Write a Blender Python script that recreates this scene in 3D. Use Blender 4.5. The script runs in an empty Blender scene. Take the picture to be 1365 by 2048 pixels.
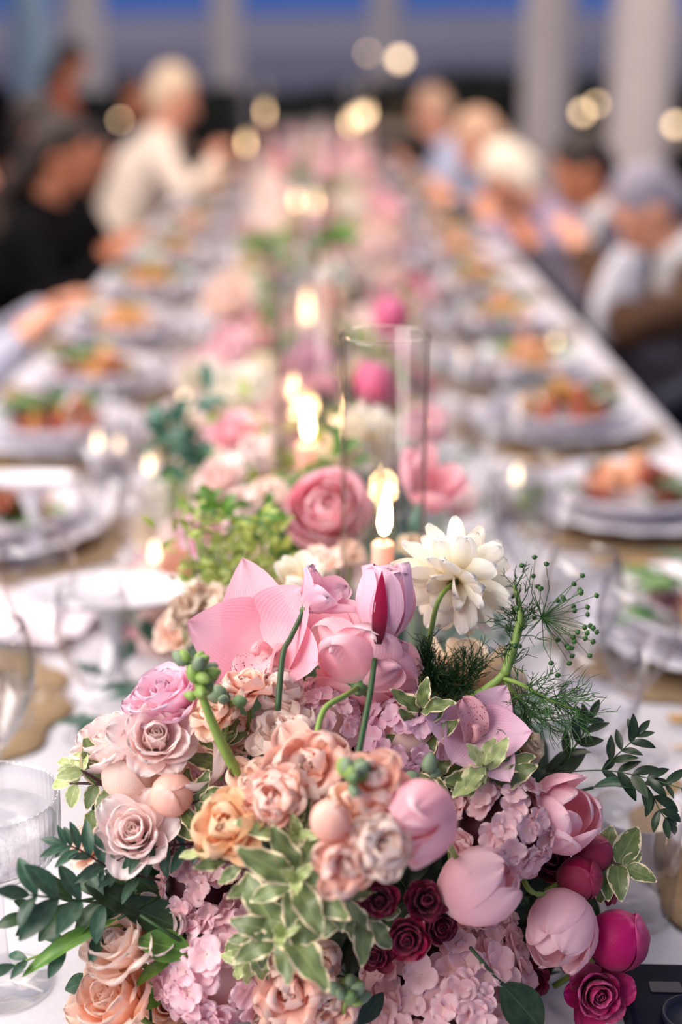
import bpy, bmesh, math, random
from mathutils import Vector, Matrix, Quaternion, noise
C = bpy.context.scene.collection
S = bpy.context.scene
PI = math.pi
sin, cos = math.sin, math.cos
rnd = random.Random(7)

# ------------------------------------------------------------------ camera
F = 2048 * 50 / 36.0                      # focal length in pixels of the 1365x2048 frame
PITCH, YAW = math.radians(18.4), math.radians(0.87)
EYE = Vector((0, 0, 1.38))
fw = Vector((sin(YAW) * cos(PITCH), cos(YAW) * cos(PITCH), -sin(PITCH)))
rt = Vector((cos(YAW), -sin(YAW), 0))
up = rt.cross(fw)
FOCUS = 0.935
cam = bpy.data.objects.new('camera', bpy.data.cameras.new('camera'))
C.objects.link(cam)
cam.matrix_world = Matrix((
    (rt.x, up.x, -fw.x, EYE.x), (rt.y, up.y, -fw.y, EYE.y), (rt.z, up.z, -fw.z, EYE.z), (0, 0, 0, 1)))
cam.data.sensor_fit = 'VERTICAL'
cam.data.sensor_height = 36
cam.data.sensor_width = 24
cam.data.lens = 50
cam.data.clip_start = 0.05
cam.data.clip_end = 600
cam.data.dof.use_dof = True
cam.data.dof.focus_distance = FOCUS
cam.data.dof.aperture_fstop = 2.15
S.camera = cam
S.view_settings.view_transform = 'Standard'
S.view_settings.look = 'None'
S.view_settings.gamma = 1
S.view_settings.use_curve_mapping = False
S.view_settings.exposure = 0.14
cy = S.cycles
cy.use_denoising = True
cy.max_bounces = 12
cy.diffuse_bounces = 6
cy.glossy_bounces = 4
cy.transmission_bounces = 10
cy.transparent_max_bounces = 32
cy.caustics_reflective = False
cy.caustics_refractive = True
cy.sample_clamp_indirect = 4

def at(px, py, d):
    """world point seen at a place of the survey photograph, d metres down the view axis"""
    return EYE + d * (fw + rt * ((px - 682.5) / F) + up * ((1024 - py) / F))
def onz(px, py, z):
    v = fw + rt * ((px - 682.5) / F) + up * ((1024 - py) / F)
    return EYE + v * ((z - EYE.z) / v.z)
def axis(a):
    return (rt * a[0] + up * a[1] - fw * a[2]).normalized()

# ------------------------------------------------------------------ sky and lights
W = bpy.data.worlds.new('dusk'); S.world = W; W.use_nodes = True
nt = W.node_tree; nt.nodes.clear()
wo = nt.nodes.new('ShaderNodeOutputWorld'); bg = nt.nodes.new('ShaderNodeBackground')
tc = nt.nodes.new('ShaderNodeTexCoord'); sx = nt.nodes.new('ShaderNodeSeparateXYZ'); rp = nt.nodes.new('ShaderNodeValToRGB')
nt.links.new(tc.outputs['Generated'], sx.inputs[0]); nt.links.new(sx.outputs['Z'], rp.inputs[0])
rp.color_ramp.elements[0].position = 0.0; rp.color_ramp.elements[0].color = (0.030, 0.085, 0.30, 1)
rp.color_ramp.elements[1].position = 0.9; rp.color_ramp.elements[1].color = (0.40, 0.42, 0.50, 1)
nt.links.new(rp.outputs[0], bg.inputs[0]); bg.inputs[1].default_value = 1.1
nt.links.new(bg.outputs[0], wo.inputs[0])

def area(name, loc, look, size, power, col, sy=None):
    l = bpy.data.lights.new(name, 'AREA'); l.energy = power; l.color = col
    l.shape = 'RECTANGLE'; l.size = size; l.size_y = sy or size
    o = bpy.data.objects.new(name, l); C.objects.link(o); o.location = loc
    o.rotation_euler = (Vector(look) - Vector(loc)).to_track_quat('-Z', 'Y').to_euler()
    return o
area('added_area_light', (-2.4, -0.5, 2.6), (0, 0.95, 0.88), 2.6, 160, (1.0, 0.92, 0.85))  # unseen soft lights added to brighten flowers, table and guests
area('added_area_light', (-2.0, 1.6, 3.2), (0, 1.3, 0.85), 1.8, 62, (1.0, 0.92, 0.85))
area('added_area_light', (-0.2, 4.0, 3.6), (0, 4.0, 0.75), 2.2, 150, (1.0, 0.85, 0.73), 5.0)
area('added_area_light', (2.2, 5.6, 3.6), (0.7, 5.0, 0.9), 1.6, 45, (1.0, 0.78, 0.62), 3)
area('added_area_light', (-2.4, 6.0, 3.6), (-0.8, 5.0, 0.9), 1.4, 34, (1.0, 0.72, 0.55), 3)

area('added_area_light', (0.0, 10.0, 3.8), (0, 12.0, 1.0), 3.0, 70, (1.0, 0.88, 0.78), 1.5)  # unseen light added to brighten the far draped poles

# ------------------------------------------------------------------ object helpers
def thing(name, label, cat, loc=(0, 0, 0), group=None):
    o = bpy.data.objects.new(name, None); C.objects.link(o)
    o.location = loc; o.empty_display_size = 0.02
    o['label'] = label; o['category'] = cat
    if group: o['group'] = group
    return o
def tag(o, label, cat, group=None):
    o['label'] = label; o['category'] = cat
    if group: o['group'] = group
    return o
def obj(name, me, mat, parent=None, mtx=None):
    if not me.materials: me.materials.append(None)
    o = bpy.data.objects.new(name, me); C.objects.link(o)
    o.material_slots[0].link = 'OBJECT'; o.material_slots[0].material = mat
    if parent: o.parent = parent
    if mtx is not None: o.matrix_basis = mtx
    return o
def struct(o):
    o['kind'] = 'structure'; return o
def pydata(name, v, f, uv=None, smooth=True):
    me = bpy.data.meshes.new(name); me.from_pydata(v, [], f)
    if uv:
        l = me.uv_layers.new(name='UVMap')
        for i, lp in enumerate(me.loops): l.data[i].uv = uv[lp.vertex_index]
    if smooth: me.polygons.foreach_set('use_smooth', [True] * len(me.polygons))
    me.update(); return me
def from_bm(bm, name='m', smooth=True):
    me = bpy.data.meshes.new(name); bm.to_mesh(me); bm.free()
    if smooth: me.polygons.foreach_set('use_smooth', [True] * len(me.polygons))
    return me
def merge(meshes, name='joined'):
    v, f, uv = [], [], []
    for me in meshes:
        b = len(v); v += [tuple(x.co) for x in me.vertices]
        f += [tuple(b + i for i in p.vertices) for p in me.polygons]
        u = [(0, 0)] * len(me.vertices)
        if me.uv_layers:
            for lp in me.loops: u[lp.vertex_index] = tuple(me.uv_layers[0].data[lp.index].uv)
        uv += u
    return pydata(name, v, f, uv)
def lathe(prof, seg=32, mod=None, name='lathe', close=False):
    """prof: (r, z) list; mod(theta, r, z, i) -> (r, z)"""
    v, f = [], []
    for i, (r, z) in enumerate(prof):
        for k in range(seg):
            t = 2 * PI * k / seg; rr, zz = (mod(t, r, z, i) if mod else (r, z))
            v.append((rr * cos(t), rr * sin(t), zz))
    n = len(prof)
    for i in range(n - 1):
        for k in range(seg):
            k2 = (k + 1) % seg
            f.append((i * seg + k, i * seg + k2, (i + 1) * seg + k2, (i + 1) * seg + k))
    if close: f.append(tuple(range(seg))[::-1]); f.append(tuple((n - 1) * seg + k for k in range(seg)))
    return pydata(name, v, f)
def smoothpts(pts, n):
    """Catmull-Rom through the points"""
    P = [Vector(p) for p in pts]
    if len(P) < 3: return [P[0].lerp(P[-1], i / n) for i in range(n + 1)]
    out = []
    for i in range(n + 1):
        t = i / n * (len(P) - 1); k = min(int(t), len(P) - 2); t -= k
        a, b, c, d = P[max(k - 1, 0)], P[k], P[k + 1], P[min(k + 2, len(P) - 1)]
        out.append(0.5 * ((2 * b) + (c - a) * t + (2 * a - 5 * b + 4 * c - d) * t * t + (3 * b - a - 3 * c + d) * t ** 3))
    return out
def tube(pts, r0, r1=None, sides=7, caps=True, name='tube', rf=None):
    r1 = r0 if r1 is None else r1
    P = [Vector(p) for p in pts]; n = len(P); v, f, uv = [], [], []
    ref = Vector((0.31, 0.77, 0.2))
    for i, p in enumerate(P):
        t = (P[min(i + 1, n - 1)] - P[max(i - 1, 0)]).normalized()
        a = t.cross(ref)
        if a.length < 1e-3: a = t.cross(Vector((1, 0, 0)))
        a.normalize(); b = t.cross(a); u = i / (n - 1)
        r = rf(u) if rf else r0 + (r1 - r0) * u
        for k in range(sides):
            th = 2 * PI * k / sides
            v.append(p + (a * cos(th) + b * sin(th)) * r); uv.append((k / sides, u))
    for i in range(n - 1):
        for k in range(sides):
            k2 = (k + 1) % sides
            f.append((i * sides + k, i * sides + k2, (i + 1) * sides + k2, (i + 1) * sides + k))
    if caps: f.append(tuple(range(sides))[::-1]); f.append(tuple((n - 1) * sides + k for k in range(sides)))
    return pydata(name, v, f, uv)
def boxmesh(sx, sy, sz, bev=0.0, z0=0.0):
    bm = bmesh.new(); bmesh.ops.create_cube(bm, size=1)
    for v in bm.verts: v.co = Vector((v.co.x * sx, v.co.y * sy, v.co.z * sz + z0))
    if bev: bmesh.ops.bevel(bm, geom=bm.edges[:], offset=bev, segments=3, affect='EDGES', profile=0.6)
    return from_bm(bm, 'box', False)
def orient(loc, d, nrm, s=1.0):
    y = Vector(d).normalized(); n = Vector(nrm); z = (n - y * n.dot(y))
    if z.length < 1e-4: z = y.orthogonal()
    z.normalize(); x = y.cross(z)
    m = Matrix((x, y, z)).transposed() * s
    m = m.to_4x4(); m.translation = loc; return m

# ------------------------------------------------------------------ materials
MATS = {}
def newmat(name):
    m = bpy.data.materials.new(name); m.use_nodes = True; m.node_tree.nodes.clear(); MATS[name] = m
    n = m.node_tree.nodes; return m, n, m.node_tree.links
def lin(h):
    h = h.lstrip('#'); c = [int(h[i:i + 2], 16) / 255 for i in (0, 2, 4)]
    return tuple(((x + 0.055) / 1.055) ** 2.4 if x > 0.04045 else x / 12.92 for x in c) + (1,)
def plain(name, col, rough=0.5, var=0.12, scale=30, metal=0, bump=0.0, spec=0.4, sheen=0.0, coord='Object'):
    m, n, L = newmat(name)
    o = n.new('ShaderNodeOutputMaterial'); p = n.new('ShaderNodeBsdfPrincipled'); L.new(p.outputs[0], o.inputs[0])
    t = n.new('ShaderNodeTexCoord'); z = n.new('ShaderNodeTexNoise'); z.inputs['Scale'].default_value = scale; z.inputs['Detail'].default_value = 4
    L.new(t.outputs[coord], z.inputs['Vector'])
    r = n.new('ShaderNodeValToRGB'); L.new(z.outputs['Fac'], r.inputs[0])
    c = lin(col) if isinstance(col, str) else tuple(col) + (1,)
    r.color_ramp.elements[0].position = 0.3; r.color_ramp.elements[1].position = 0.7
    r.color_ramp.elements[0].color = tuple(x * (1 - var) for x in c[:3]) + (1,)
    r.color_ramp.elements[1].color = tuple(min(1, x * (1 + var)) for x in c[:3]) + (1,)
    L.new(r.outputs[0], p.inputs['Base Color'])
    p.inputs['Roughness'].default_value = rough; p.inputs['Metallic'].default_value = metal
    p.inputs['Specular IOR Level'].default_value = spec
    if sheen: p.inputs['Sheen Weight'].default_value = sheen
    if bump:
        b = n.new('ShaderNodeBump'); b.inputs['Strength'].default_value = bump; b.inputs['Distance'].default_value = 0.003
        L.new(z.outputs['Fac'], b.inputs['Height']); L.new(b.outputs[0], p.inputs['Normal'])
    return m
def petal_mat(name, base, mid, tip, transl=0.36, vein=0.07, edge=None, spots=None, rough=0.5):
    m, n, L = newmat(name)
    o = n.new('ShaderNodeOutputMaterial'); p = n.new('ShaderNodeBsdfPrincipled')
    uv = n.new('ShaderNodeUVMap'); s = n.new('ShaderNodeSeparateXYZ'); L.new(uv.outputs[0], s.inputs[0])
    r = n.new('ShaderNodeValToRGB'); e = r.color_ramp.elements
    e[0].position = 0.05; e[0].color = lin(base); e[1].position = 0.97; e[1].color = lin(tip)
    k = e.new(0.42); k.color = lin(mid)
    if edge: k = e.new(0.90); k.color = lin(tip); e[len(e) - 1].color = lin(edge)
    # a little wander so that the tint does not run in rings
    t = n.new('ShaderNodeTexCoord'); z = n.new('ShaderNodeTexNoise'); z.inputs['Scale'].default_value = 3.5; z.inputs['Detail'].default_value = 3
    L.new(t.outputs['Object'], z.inputs['Vector'])
    a = n.new('ShaderNodeMath'); a.operation = 'MULTIPLY_ADD'; L.new(z.outputs['Fac'], a.inputs[0]); a.inputs[1].default_value = 0.34
    sub = n.new('ShaderNodeMath'); sub.operation = 'ADD'; L.new(s.outputs['Y'], sub.inputs[0]); sub.inputs[1].default_value = -0.17
    L.new(sub.outputs[0], a.inputs[2]); L.new(a.outputs[0], r.inputs[0])
    # individual tone per bloom and petal
    oi = n.new('ShaderNodeObjectInfo'); hs = n.new('ShaderNodeHueSaturation')
    mr = n.new('ShaderNodeMapRange'); L.new(oi.outputs['Random'], mr.inputs[0]); mr.inputs[3].default_value = 0.94; mr.inputs[4].default_value = 1.06
    L.new(mr.outputs[0], hs.inputs['Value']); L.new(r.outputs[0], hs.inputs['Color'])
    mr2 = n.new('ShaderNodeMapRange'); L.new(oi.outputs['Random'], mr2.inputs[0]); mr2.inputs[3].default_value = 1.06; mr2.inputs[4].default_value = 0.90
    L.new(mr2.outputs[0], hs.inputs['Saturation'])
    col = hs.outputs[0]
    if spots:
        vo = n.new('ShaderNodeTexVoronoi'); vo.inputs['Scale'].default_value = 22
        L.new(uv.outputs[0], vo.inputs['Vector'])
        lt = n.new('ShaderNodeMath'); lt.operation = 'LESS_THAN'; L.new(vo.outputs['Distance'], lt.inputs[0]); lt.inputs[1].default_value = 0.28
        z2 = n.new('ShaderNodeTexNoise'); z2.inputs['Scale'].default_value = 4; L.new(uv.outputs[0], z2.inputs['Vector'])
        gt = n.new('ShaderNodeMath'); gt.operation = 'GREATER_THAN'; L.new(z2.outputs['Fac'], gt.inputs[0]); gt.inputs[1].default_value = 0.47
        mu = n.new('ShaderNodeMath'); mu.operation = 'MULTIPLY'; L.new(lt.outputs[0], mu.inputs[0]); L.new(gt.outputs[0], mu.inputs[1])
        mx = n.new('ShaderNodeMix'); mx.data_type = 'RGBA'; L.new(mu.outputs[0], mx.inputs[0]); L.new(col, mx.inputs[6]); mx.inputs[7].default_value = lin(spots)
        col = mx.outputs[2]
    L.new(col, p.inputs['Base Color']); p.inputs['Roughness'].default_value = rough
    p.inputs['Specular IOR Level'].default_value = 0.25; p.inputs['Sheen Weight'].default_value = 0.12
    # veins: fine lines along the petal
    wv = n.new('ShaderNodeTexWave'); wv.inputs['Scale'].default_value = 7; wv.inputs['Distortion'].default_value = 2.5; wv.inputs['Detail'].default_value = 2
    wv.bands_direction = 'X'; L.new(uv.outputs[0], wv.inputs['Vector'])
    b = n.new('ShaderNodeBump'); b.inputs['Strength'].default_value = vein; b.inputs['Distance'].default_value = 0.002
    L.new(wv.outputs['Fac'], b.inputs['Height']); L.new(b.outputs[0], p.inputs['Normal'])
    tr = n.new('ShaderNodeBsdfTranslucent'); L.new(col, tr.inputs[0])
    ms = n.new('ShaderNodeMixShader'); ms.inputs[0].default_value = transl
    L.new(p.outputs[0], ms.inputs[1]); L.new(tr.outputs[0], ms.inputs[2]); L.new(ms.outputs[0], o.inputs[0])
    return m
def leaf_mat(name, col, col2, margin=None, mw=0.30, transl=0.2, rough=0.38, spec=0.5):
    m, n, L = newmat(name)
    o = n.new('ShaderNodeOutputMaterial'); p = n.new('ShaderNodeBsdfPrincipled')
    uv = n.new('ShaderNodeUVMap'); s = n.new('ShaderNodeSeparateXYZ'); L.new(uv.outputs[0], s.inputs[0])
    z = n.new('ShaderNodeTexNoise'); z.inputs['Scale'].default_value = 5; z.inputs['Detail'].default_value = 4
    oi = n.new('ShaderNodeObjectInfo'); ad = n.new('ShaderNodeVectorMath'); ad.operation = 'ADD'
    L.new(uv.outputs[0], ad.inputs[0]); L.new(oi.outputs['Location'], ad.inputs[1]); L.new(ad.outputs[0], z.inputs['Vector'])
    r = n.new('ShaderNodeValToRGB'); r.color_ramp.elements[0].position = 0.35; r.color_ramp.elements[1].position = 0.68
    r.color_ramp.elements[0].color = lin(col); r.color_ramp.elements[1].color = lin(col2); L.new(z.outputs['Fac'], r.inputs[0])
    c = r.outputs[0]
    # midrib paler
    mb = n.new('ShaderNodeMath'); mb.operation = 'SUBTRACT'; L.new(s.outputs['X'], mb.inputs[0]); mb.inputs[1].default_value = 0.5
    ab = n.new('ShaderNodeMath'); ab.operation = 'ABSOLUTE'; L.new(mb.outputs[0], ab.inputs[0])
    lt = n.new('ShaderNodeMath'); lt.operation = 'LESS_THAN'; L.new(ab.outputs[0], lt.inputs[0]); lt.inputs[1].default_value = 0.018
    k = n.new('ShaderNodeMath'); k.operation = 'MULTIPLY'; L.new(lt.outputs[0], k.inputs[0]); k.inputs[1].default_value = 0.35
    mx = n.new('ShaderNodeMix'); mx.data_type = 'RGBA'; L.new(k.outputs[0], mx.inputs[0]); L.new(c, mx.inputs[6])
    mx.inputs[7].default_value = tuple(min(1, x * 2.2 + 0.02) for x in lin(col2)[:3]) + (1,); c = mx.outputs[2]
    if margin:
        a = n.new('ShaderNodeMath'); a.operation = 'MULTIPLY_ADD'; L.new(z.outputs['Fac'], a.inputs[0]); a.inputs[1].default_value = mw; L.new(ab.outputs[0], a.inputs[2])
        g = n.new('ShaderNodeMapRange'); L.new(a.outputs[0], g.inputs[0]); g.inputs[1].default_value = 0.40 + mw * 0.5; g.inputs[2].default_value = 0.43 + mw * 0.5
        tp = n.new('ShaderNodeMath'); tp.operation = 'GREATER_THAN'; L.new(s.outputs['Y'], tp.inputs[0]); tp.inputs[1].default_value = 0.95
        mm = n.new('ShaderNodeMath'); mm.operation = 'MAXIMUM'; L.new(g.outputs[0], mm.inputs[0]); L.new(tp.outputs[0], mm.inputs[1])
        mx2 = n.new('ShaderNodeMix'); mx2.data_type = 'RGBA'; L.new(mm.outputs[0], mx2.inputs[0]); L.new(c, mx2.inputs[6]); mx2.inputs[7].default_value = lin(margin)
        c = mx2.outputs[2]
    hs = n.new('ShaderNodeHueSaturation'); mr = n.new('ShaderNodeMapRange'); L.new(oi.outputs['Random'], mr.inputs[0])
    mr.inputs[3].default_value = 0.75; mr.inputs[4].default_value = 1.25; L.new(mr.outputs[0], hs.inputs['Value']); L.new(c, hs.inputs['Color']); c = hs.outputs[0]
    L.new(c, p.inputs['Base Color']); p.inputs['Roughness'].default_value = rough; p.inputs['Specular IOR Level'].default_value = spec
    tr = n.new('ShaderNodeBsdfTranslucent'); L.new(c, tr.inputs[0]); ms = n.new('ShaderNodeMixShader'); ms.inputs[0].default_value = transl
    L.new(p.outputs[0], ms.inputs[1]); L.new(tr.outputs[0], ms.inputs[2]); L.new(ms.outputs[0], o.inputs[0])
    return m
def thin_glass(name, tint=(0.985, 0.985, 0.985), edge=(0.60, 0.50, 0.49), refl=1.0):
    """thin clear glass wall: mostly see-through, darker where the wall is seen edge-on, reflecting by Fresnel"""
    m, n, L = newmat(name)
    o = n.new('ShaderNodeOutputMaterial'); t = n.new('ShaderNodeBsdfTransparent'); g = n.new('ShaderNodeBsdfGlossy'); g.inputs['Roughness'].default_value = 0.02
    lw = n.new('ShaderNodeLayerWeight'); lw.inputs[0].default_value = 0.5
    pw = n.new('ShaderNodeMath'); pw.operation = 'POWER'; L.new(lw.outputs['Facing'], pw.inputs[0]); pw.inputs[1].default_value = 4
    mx = n.new('ShaderNodeMix'); mx.data_type = 'RGBA'; L.new(pw.outputs[0], mx.inputs[0]); mx.inputs[6].default_value = tint + (1,); mx.inputs[7].default_value = edge + (1,)
    L.new(mx.outputs[2], t.inputs[0])
    p5 = n.new('ShaderNodeMath'); p5.operation = 'POWER'; L.new(lw.outputs['Facing'], p5.inputs[0]); p5.inputs[1].default_value = 5
    mu = n.new('ShaderNodeMath'); mu.operation = 'MULTIPLY_ADD'; L.new(p5.outputs[0], mu.inputs[0]); mu.inputs[1].default_value = 0.55 * refl; mu.inputs[2].default_value = 0.04 * refl
    ms = n.new('ShaderNodeMixShader'); L.new(mu.outputs[0], ms.inputs[0]); L.new(t.outputs[0], ms.inputs[1]); L.new(g.outputs[0], ms.inputs[2]); L.new(ms.outputs[0], o.inputs[0])
    return m
def emit(name, col, s):
    m, n, L = newmat(name); o = n.new('ShaderNodeOutputMaterial'); e = n.new('ShaderNodeEmission')
    e.inputs[0].default_value = tuple(col) + (1,); e.inputs[1].default_value = s; L.new(e.outputs[0], o.inputs[0]); return m

petal_mat('blush', '#fdf0e4', '#fde4e0', '#fdeeea', edge='#f7e0da')
petal_mat('pink', '#fbe8de', '#f9c4cc', '#f9d0d6', edge='#f3c6cd')
petal_mat('mauve', '#f8e2e2', '#f3bccf', '#f5cbdb', edge='#eac6d8')
petal_mat('orchid_pink', '#f8d8dc', '#f4b4c4', '#f5c0d0', vein=0.14)
petal_mat('orchid_mauve', '#f3dae2', '#ecbcd0', '#eec6da', vein=0.14)
petal_mat('orchid_lip', '#f0d6d6', '#eebfc4', '#eeb5bb', spots='#a01238')
petal_mat('ranunculus_pink', '#fad6d2', '#f8b8c2', '#f8c0ca', edge='#fad2d8')
petal_mat('ranunculus_rose', '#fce4da', '#f9c2cc', '#f8b8c8', edge='#fad0d9')
petal_mat('peach', '#f7d08c', '#fbceae', '#fcd9c4', edge='#f6d3c0')
petal_mat('apricot', '#f0ac5c', '#f6b884', '#f8ca9e', edge='#f5cfa8')
petal_mat('coral', '#f3c078', '#f9c0a8', '#fbccba', edge='#fcdccf')
petal_mat('peach_pale', '#f8e0a8', '#fbdfcc', '#fce6da', edge='#f8e2d6')
petal_mat('white', '#eccb3a', '#f6eed8', '#f8f4ea', edge='#f8f4ec', transl=0.4)
petal_mat('cream', '#e8cf98', '#efdcbc', '#f2e4cc', transl=0.4)
petal_mat('hot_pink', '#f4b4c4', '#e9588e', '#ec74a2', edge='#f2a0c0')
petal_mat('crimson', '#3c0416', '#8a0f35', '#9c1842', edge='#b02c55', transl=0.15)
petal_mat('wine', '#2c0310', '#6e0c28', '#7c1232', edge='#94284a', transl=0.12)
petal_mat('magenta', '#5a0828', '#b01458', '#b81e66', edge='#cc4a86', transl=0.2)
petal_mat('hydrangea_pink', '#fbe0da', '#fad0d8', '#fbdae0', edge='#f3ccd6')
petal_mat('hydrangea_dusky', '#f6d4ca', '#f4c6ca', '#f5d0d2', edge='#ecc4c6')
petal_mat('beige_floret', '#d8bf9a', '#e4cdb8', '#ead8c8')
leaf_mat('variegated', '#66794c', '#7f8c58', margin='#e8d6ae', mw=0.5)
leaf_mat('variegated_dark', '#55683a', '#727e46', margin='#e4d2aa', mw=0.42)
leaf_mat('green_tip', '#9db070', '#b8c284', margin='#e2e0b0', mw=0.4, transl=0.3)
leaf_mat('ruscus', '#22381f', '#38552f')
leaf_mat('ruscus_light', '#4a7a2c', '#6f9a3c', transl=0.35)
leaf_mat('jasmine', '#2c4836', '#3f6048')
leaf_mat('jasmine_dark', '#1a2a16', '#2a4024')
leaf_mat('bluegreen', '#2f5a4c', '#4c7a64')
leaf_mat('moss', '#84963f', '#a8b25c', transl=0.3)
leaf_mat('dill', '#2c5224', '#47752f', transl=0.25)
leaf_mat('dill_dark', '#234a1e', '#3a6428', transl=0.2)
plain('stem_green', '#7f9a48', 0.45, 0.15, 40)
plain('stem_dark', '#33502c', 0.45, 0.15, 40)
plain('stem_olive', '#8a8a5a', 0.5, 0.15, 40)
plain('twig', '#3c1a1c', 0.5, 0.2, 60)
plain('sepal', '#5d7a4a', 0.5, 0.15, 40)
plain('bud_grey', '#76886a', 0.6, 0.18, 60)
plain('stamen', '#d7a23c', 0.6, 0.15, 60)
plain('foam', '#24361f', 0.95, 0.25, 60, bump=0.6)
plain('linen', '#c6c2c8', 0.85, 0.03, 220, bump=0.15, spec=0.15)
plain('china', '#dad5dc', 0.22, 0.02, 8)
plain('placemat', '#8f7658', 0.75, 0.18, 160, bump=0.5)
plain('candle_pink', '#f0b3a4', 0.45, 0.04, 20)
plain('wick_black', '#1a1412', 0.9, 0.1, 50)
plain('brass', '#a8824a', 0.3, 0.08, 40, metal=1)
plain('steel', '#b8b4b0', 0.22, 0.05, 40, metal=1)
plain('navy_case', '#05081a', 0.7, 0.1, 80, spec=0.08)
plain('navy_lens', '#080c20', 0.5, 0.05, 20, spec=0.2)
plain('water_milky', '#dfe2e8', 0.25, 0.05, 30)
thin_glass('glass', refl=1.0)
thin_glass('crystal', (0.985, 0.985, 0.99), (0.62, 0.58, 0.60), 1.5)
thin_glass('drink_clear', (0.97, 0.98, 0.995), (0.85, 0.87, 0.92), 1.0)
def real_glass(name, col=(1, 1, 1), rough=0.0, ior=1.45):
    m, n, L = newmat(name); o = n.new('ShaderNodeOutputMaterial'); g = n.new('ShaderNodeBsdfPrincipled')
    g.inputs['Base Color'].default_value = tuple(col) + (1,); g.inputs['Transmission Weight'].default_value = 1; g.inputs['Roughness'].default_value = rough; g.inputs['IOR'].default_value = ior
    L.new(g.outputs[0], o.inputs[0]); return m
real_glass('near_glass'); real_glass('water', (0.97, 0.985, 1.0), 0, 1.33)
def milky(name, col, k):
    m, n, L = newmat(name); o = n.new('ShaderNodeOutputMaterial'); d = n.new('ShaderNodeBsdfPrincipled'); d.inputs['Base Color'].default_value = lin(col); d.inputs['Roughness'].default_value = 0.3
    t = n.new('ShaderNodeBsdfTransparent'); s = n.new('ShaderNodeMixShader'); s.inputs[0].default_value = k; L.new(t.outputs[0], s.inputs[1]); L.new(d.outputs[0], s.inputs[2]); L.new(s.outputs[0], o.inputs[0]); return m
milky('cloudy', '#d4d2d8', 0.30)
emit('flame', (1.0, 0.72, 0.36), 22)
emit('bulb', (1.0, 0.70, 0.42), 7.5)
emit('flame_far', (1.0, 0.66, 0.34), 9)
emit('added_flame', (1.0, 0.74, 0.46), 5)
thin_glass('ribbed_glass', (0.975, 0.978, 0.985), (0.60, 0.61, 0.66), 2.6)

# ------------------------------------------------------------------ petals and blooms
def petal(L=1, Wd=0.5, p0=1.0, p1=0.0, Rc=0.6, shape='round', uc=0.6, bw=0.3, reflex=0, ruf=0, rk=3, ph=0, r0=0, z0=0, ang=0, nu=7, nv=6, k=1.0, notch=0, tilt=0):
    N = 36; sp = [(0.0, 0.0)]; phs = []
    for i in range(N + 1):
        u = i / N; p = p0 + (p1 - p0) * u ** k + reflex * max(0, (u - 0.72) / 0.28) ** 1.3
        phs.append(p)
        if i < N: sp.append((sp[-1][0] + sin(p) * L / N, sp[-1][1] + cos(p) * L / N))
    v, f, uv = [], [], []
    ca, sa = cos(ang), sin(ang)
    for i in range(nu + 1):
        u = sin(PI / 2 * i / nu) if shape == 'round' else i / nu
        if shape == 'round':
            w = Wd * math.sqrt(max(0, 1 - ((u - uc) / (1 - uc)) ** 2)) if u > uc else Wd * (bw + (1 - bw) * sin(PI / 2 * u / uc))
        else:
            w = Wd * max(0.0, sin(PI * (0.06 + 0.94 * u) ** 0.75)) ** 0.85
        w = max(w, 0.004 * Wd)
        x = u * N; a = min(int(x), N - 1); t = x - a
        X = sp[a][0] * (1 - t) + sp[a + 1][0] * t; Z = sp[a][1] * (1 - t) + sp[a + 1][1] * t
        p = phs[a] * (1 - t) + phs[a + 1] * t
        for j in range(nv + 1):
            vv = -1 + 2 * j / nv
            th = max(-2.7, min(2.7, vv * w / Rc))
            lat, inn = Rc * sin(th), Rc * (1 - cos(th))
            inn += ruf * u * u * sin(rk * PI * vv + ph) + ruf * 0.6 * u ** 3 * sin(2.3 * rk * PI * vv + 2.1 * ph)
            dz = -notch * max(0, u - 0.7) * (1 - abs(vv)) * L
            px = X - cos(p) * inn + r0 + sin(p) * dz; pz = Z + sin(p) * inn + z0 + cos(p) * dz; py = lat + tilt * u * L
            v.append((px * ca - py * sa, px * sa + py * ca, pz)); uv.append((0.5 + 0.5 * vv, u))
    for i in range(nu):
        for j in range(nv):
            a = i * (nv + 1) + j; f.append((a, a + 1, a + nv + 2, a + nv + 1))
    return pydata('petal', v, f, uv)

def ring(out, n, r, a0=0.0, jit=0.12, **kw):
    for i in range(n):
        q = dict(kw); s = 1 + r.uniform(-jit, jit)
        q['L'] = kw['L'] * s; q['Wd'] = kw['Wd'] * (1 + r.uniform(-jit, jit))
        q['p1'] = kw.get('p1', 0) + r.uniform(-jit, jit) * 1.2; q['p0'] = kw.get('p0', 1) + r.uniform(-jit, jit) * 0.6
        q['ph'] = r.uniform(0, 6.28); q['ang'] = a0 + 2 * PI * i / n + r.uniform(-jit, jit) * 1.5
        q['tilt'] = r.uniform(-0.06, 0.06)
        if 'reflex' in kw: q['reflex'] = kw['reflex'] * r.uniform(0.4, 1.4)
        out.append(petal(**q))
def calyx(rad=0.16, n=5, L=0.5, p0=1.2, p1=0.6):
    ms = [petal(L=L, Wd=L * 0.2, p0=p0, p1=p1, Rc=0.3, shape='point', ang=2 * PI * i / n, nu=4, nv=2, z0=-0.03) for i in range(n)]
    ms.append(lathe([(0.0, -0.16), (rad * 0.6, -0.13), (rad, -0.02), (rad * 1.05, 0.05), (0.0, 0.08)], 10))
    return merge(ms, 'calyx')
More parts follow.
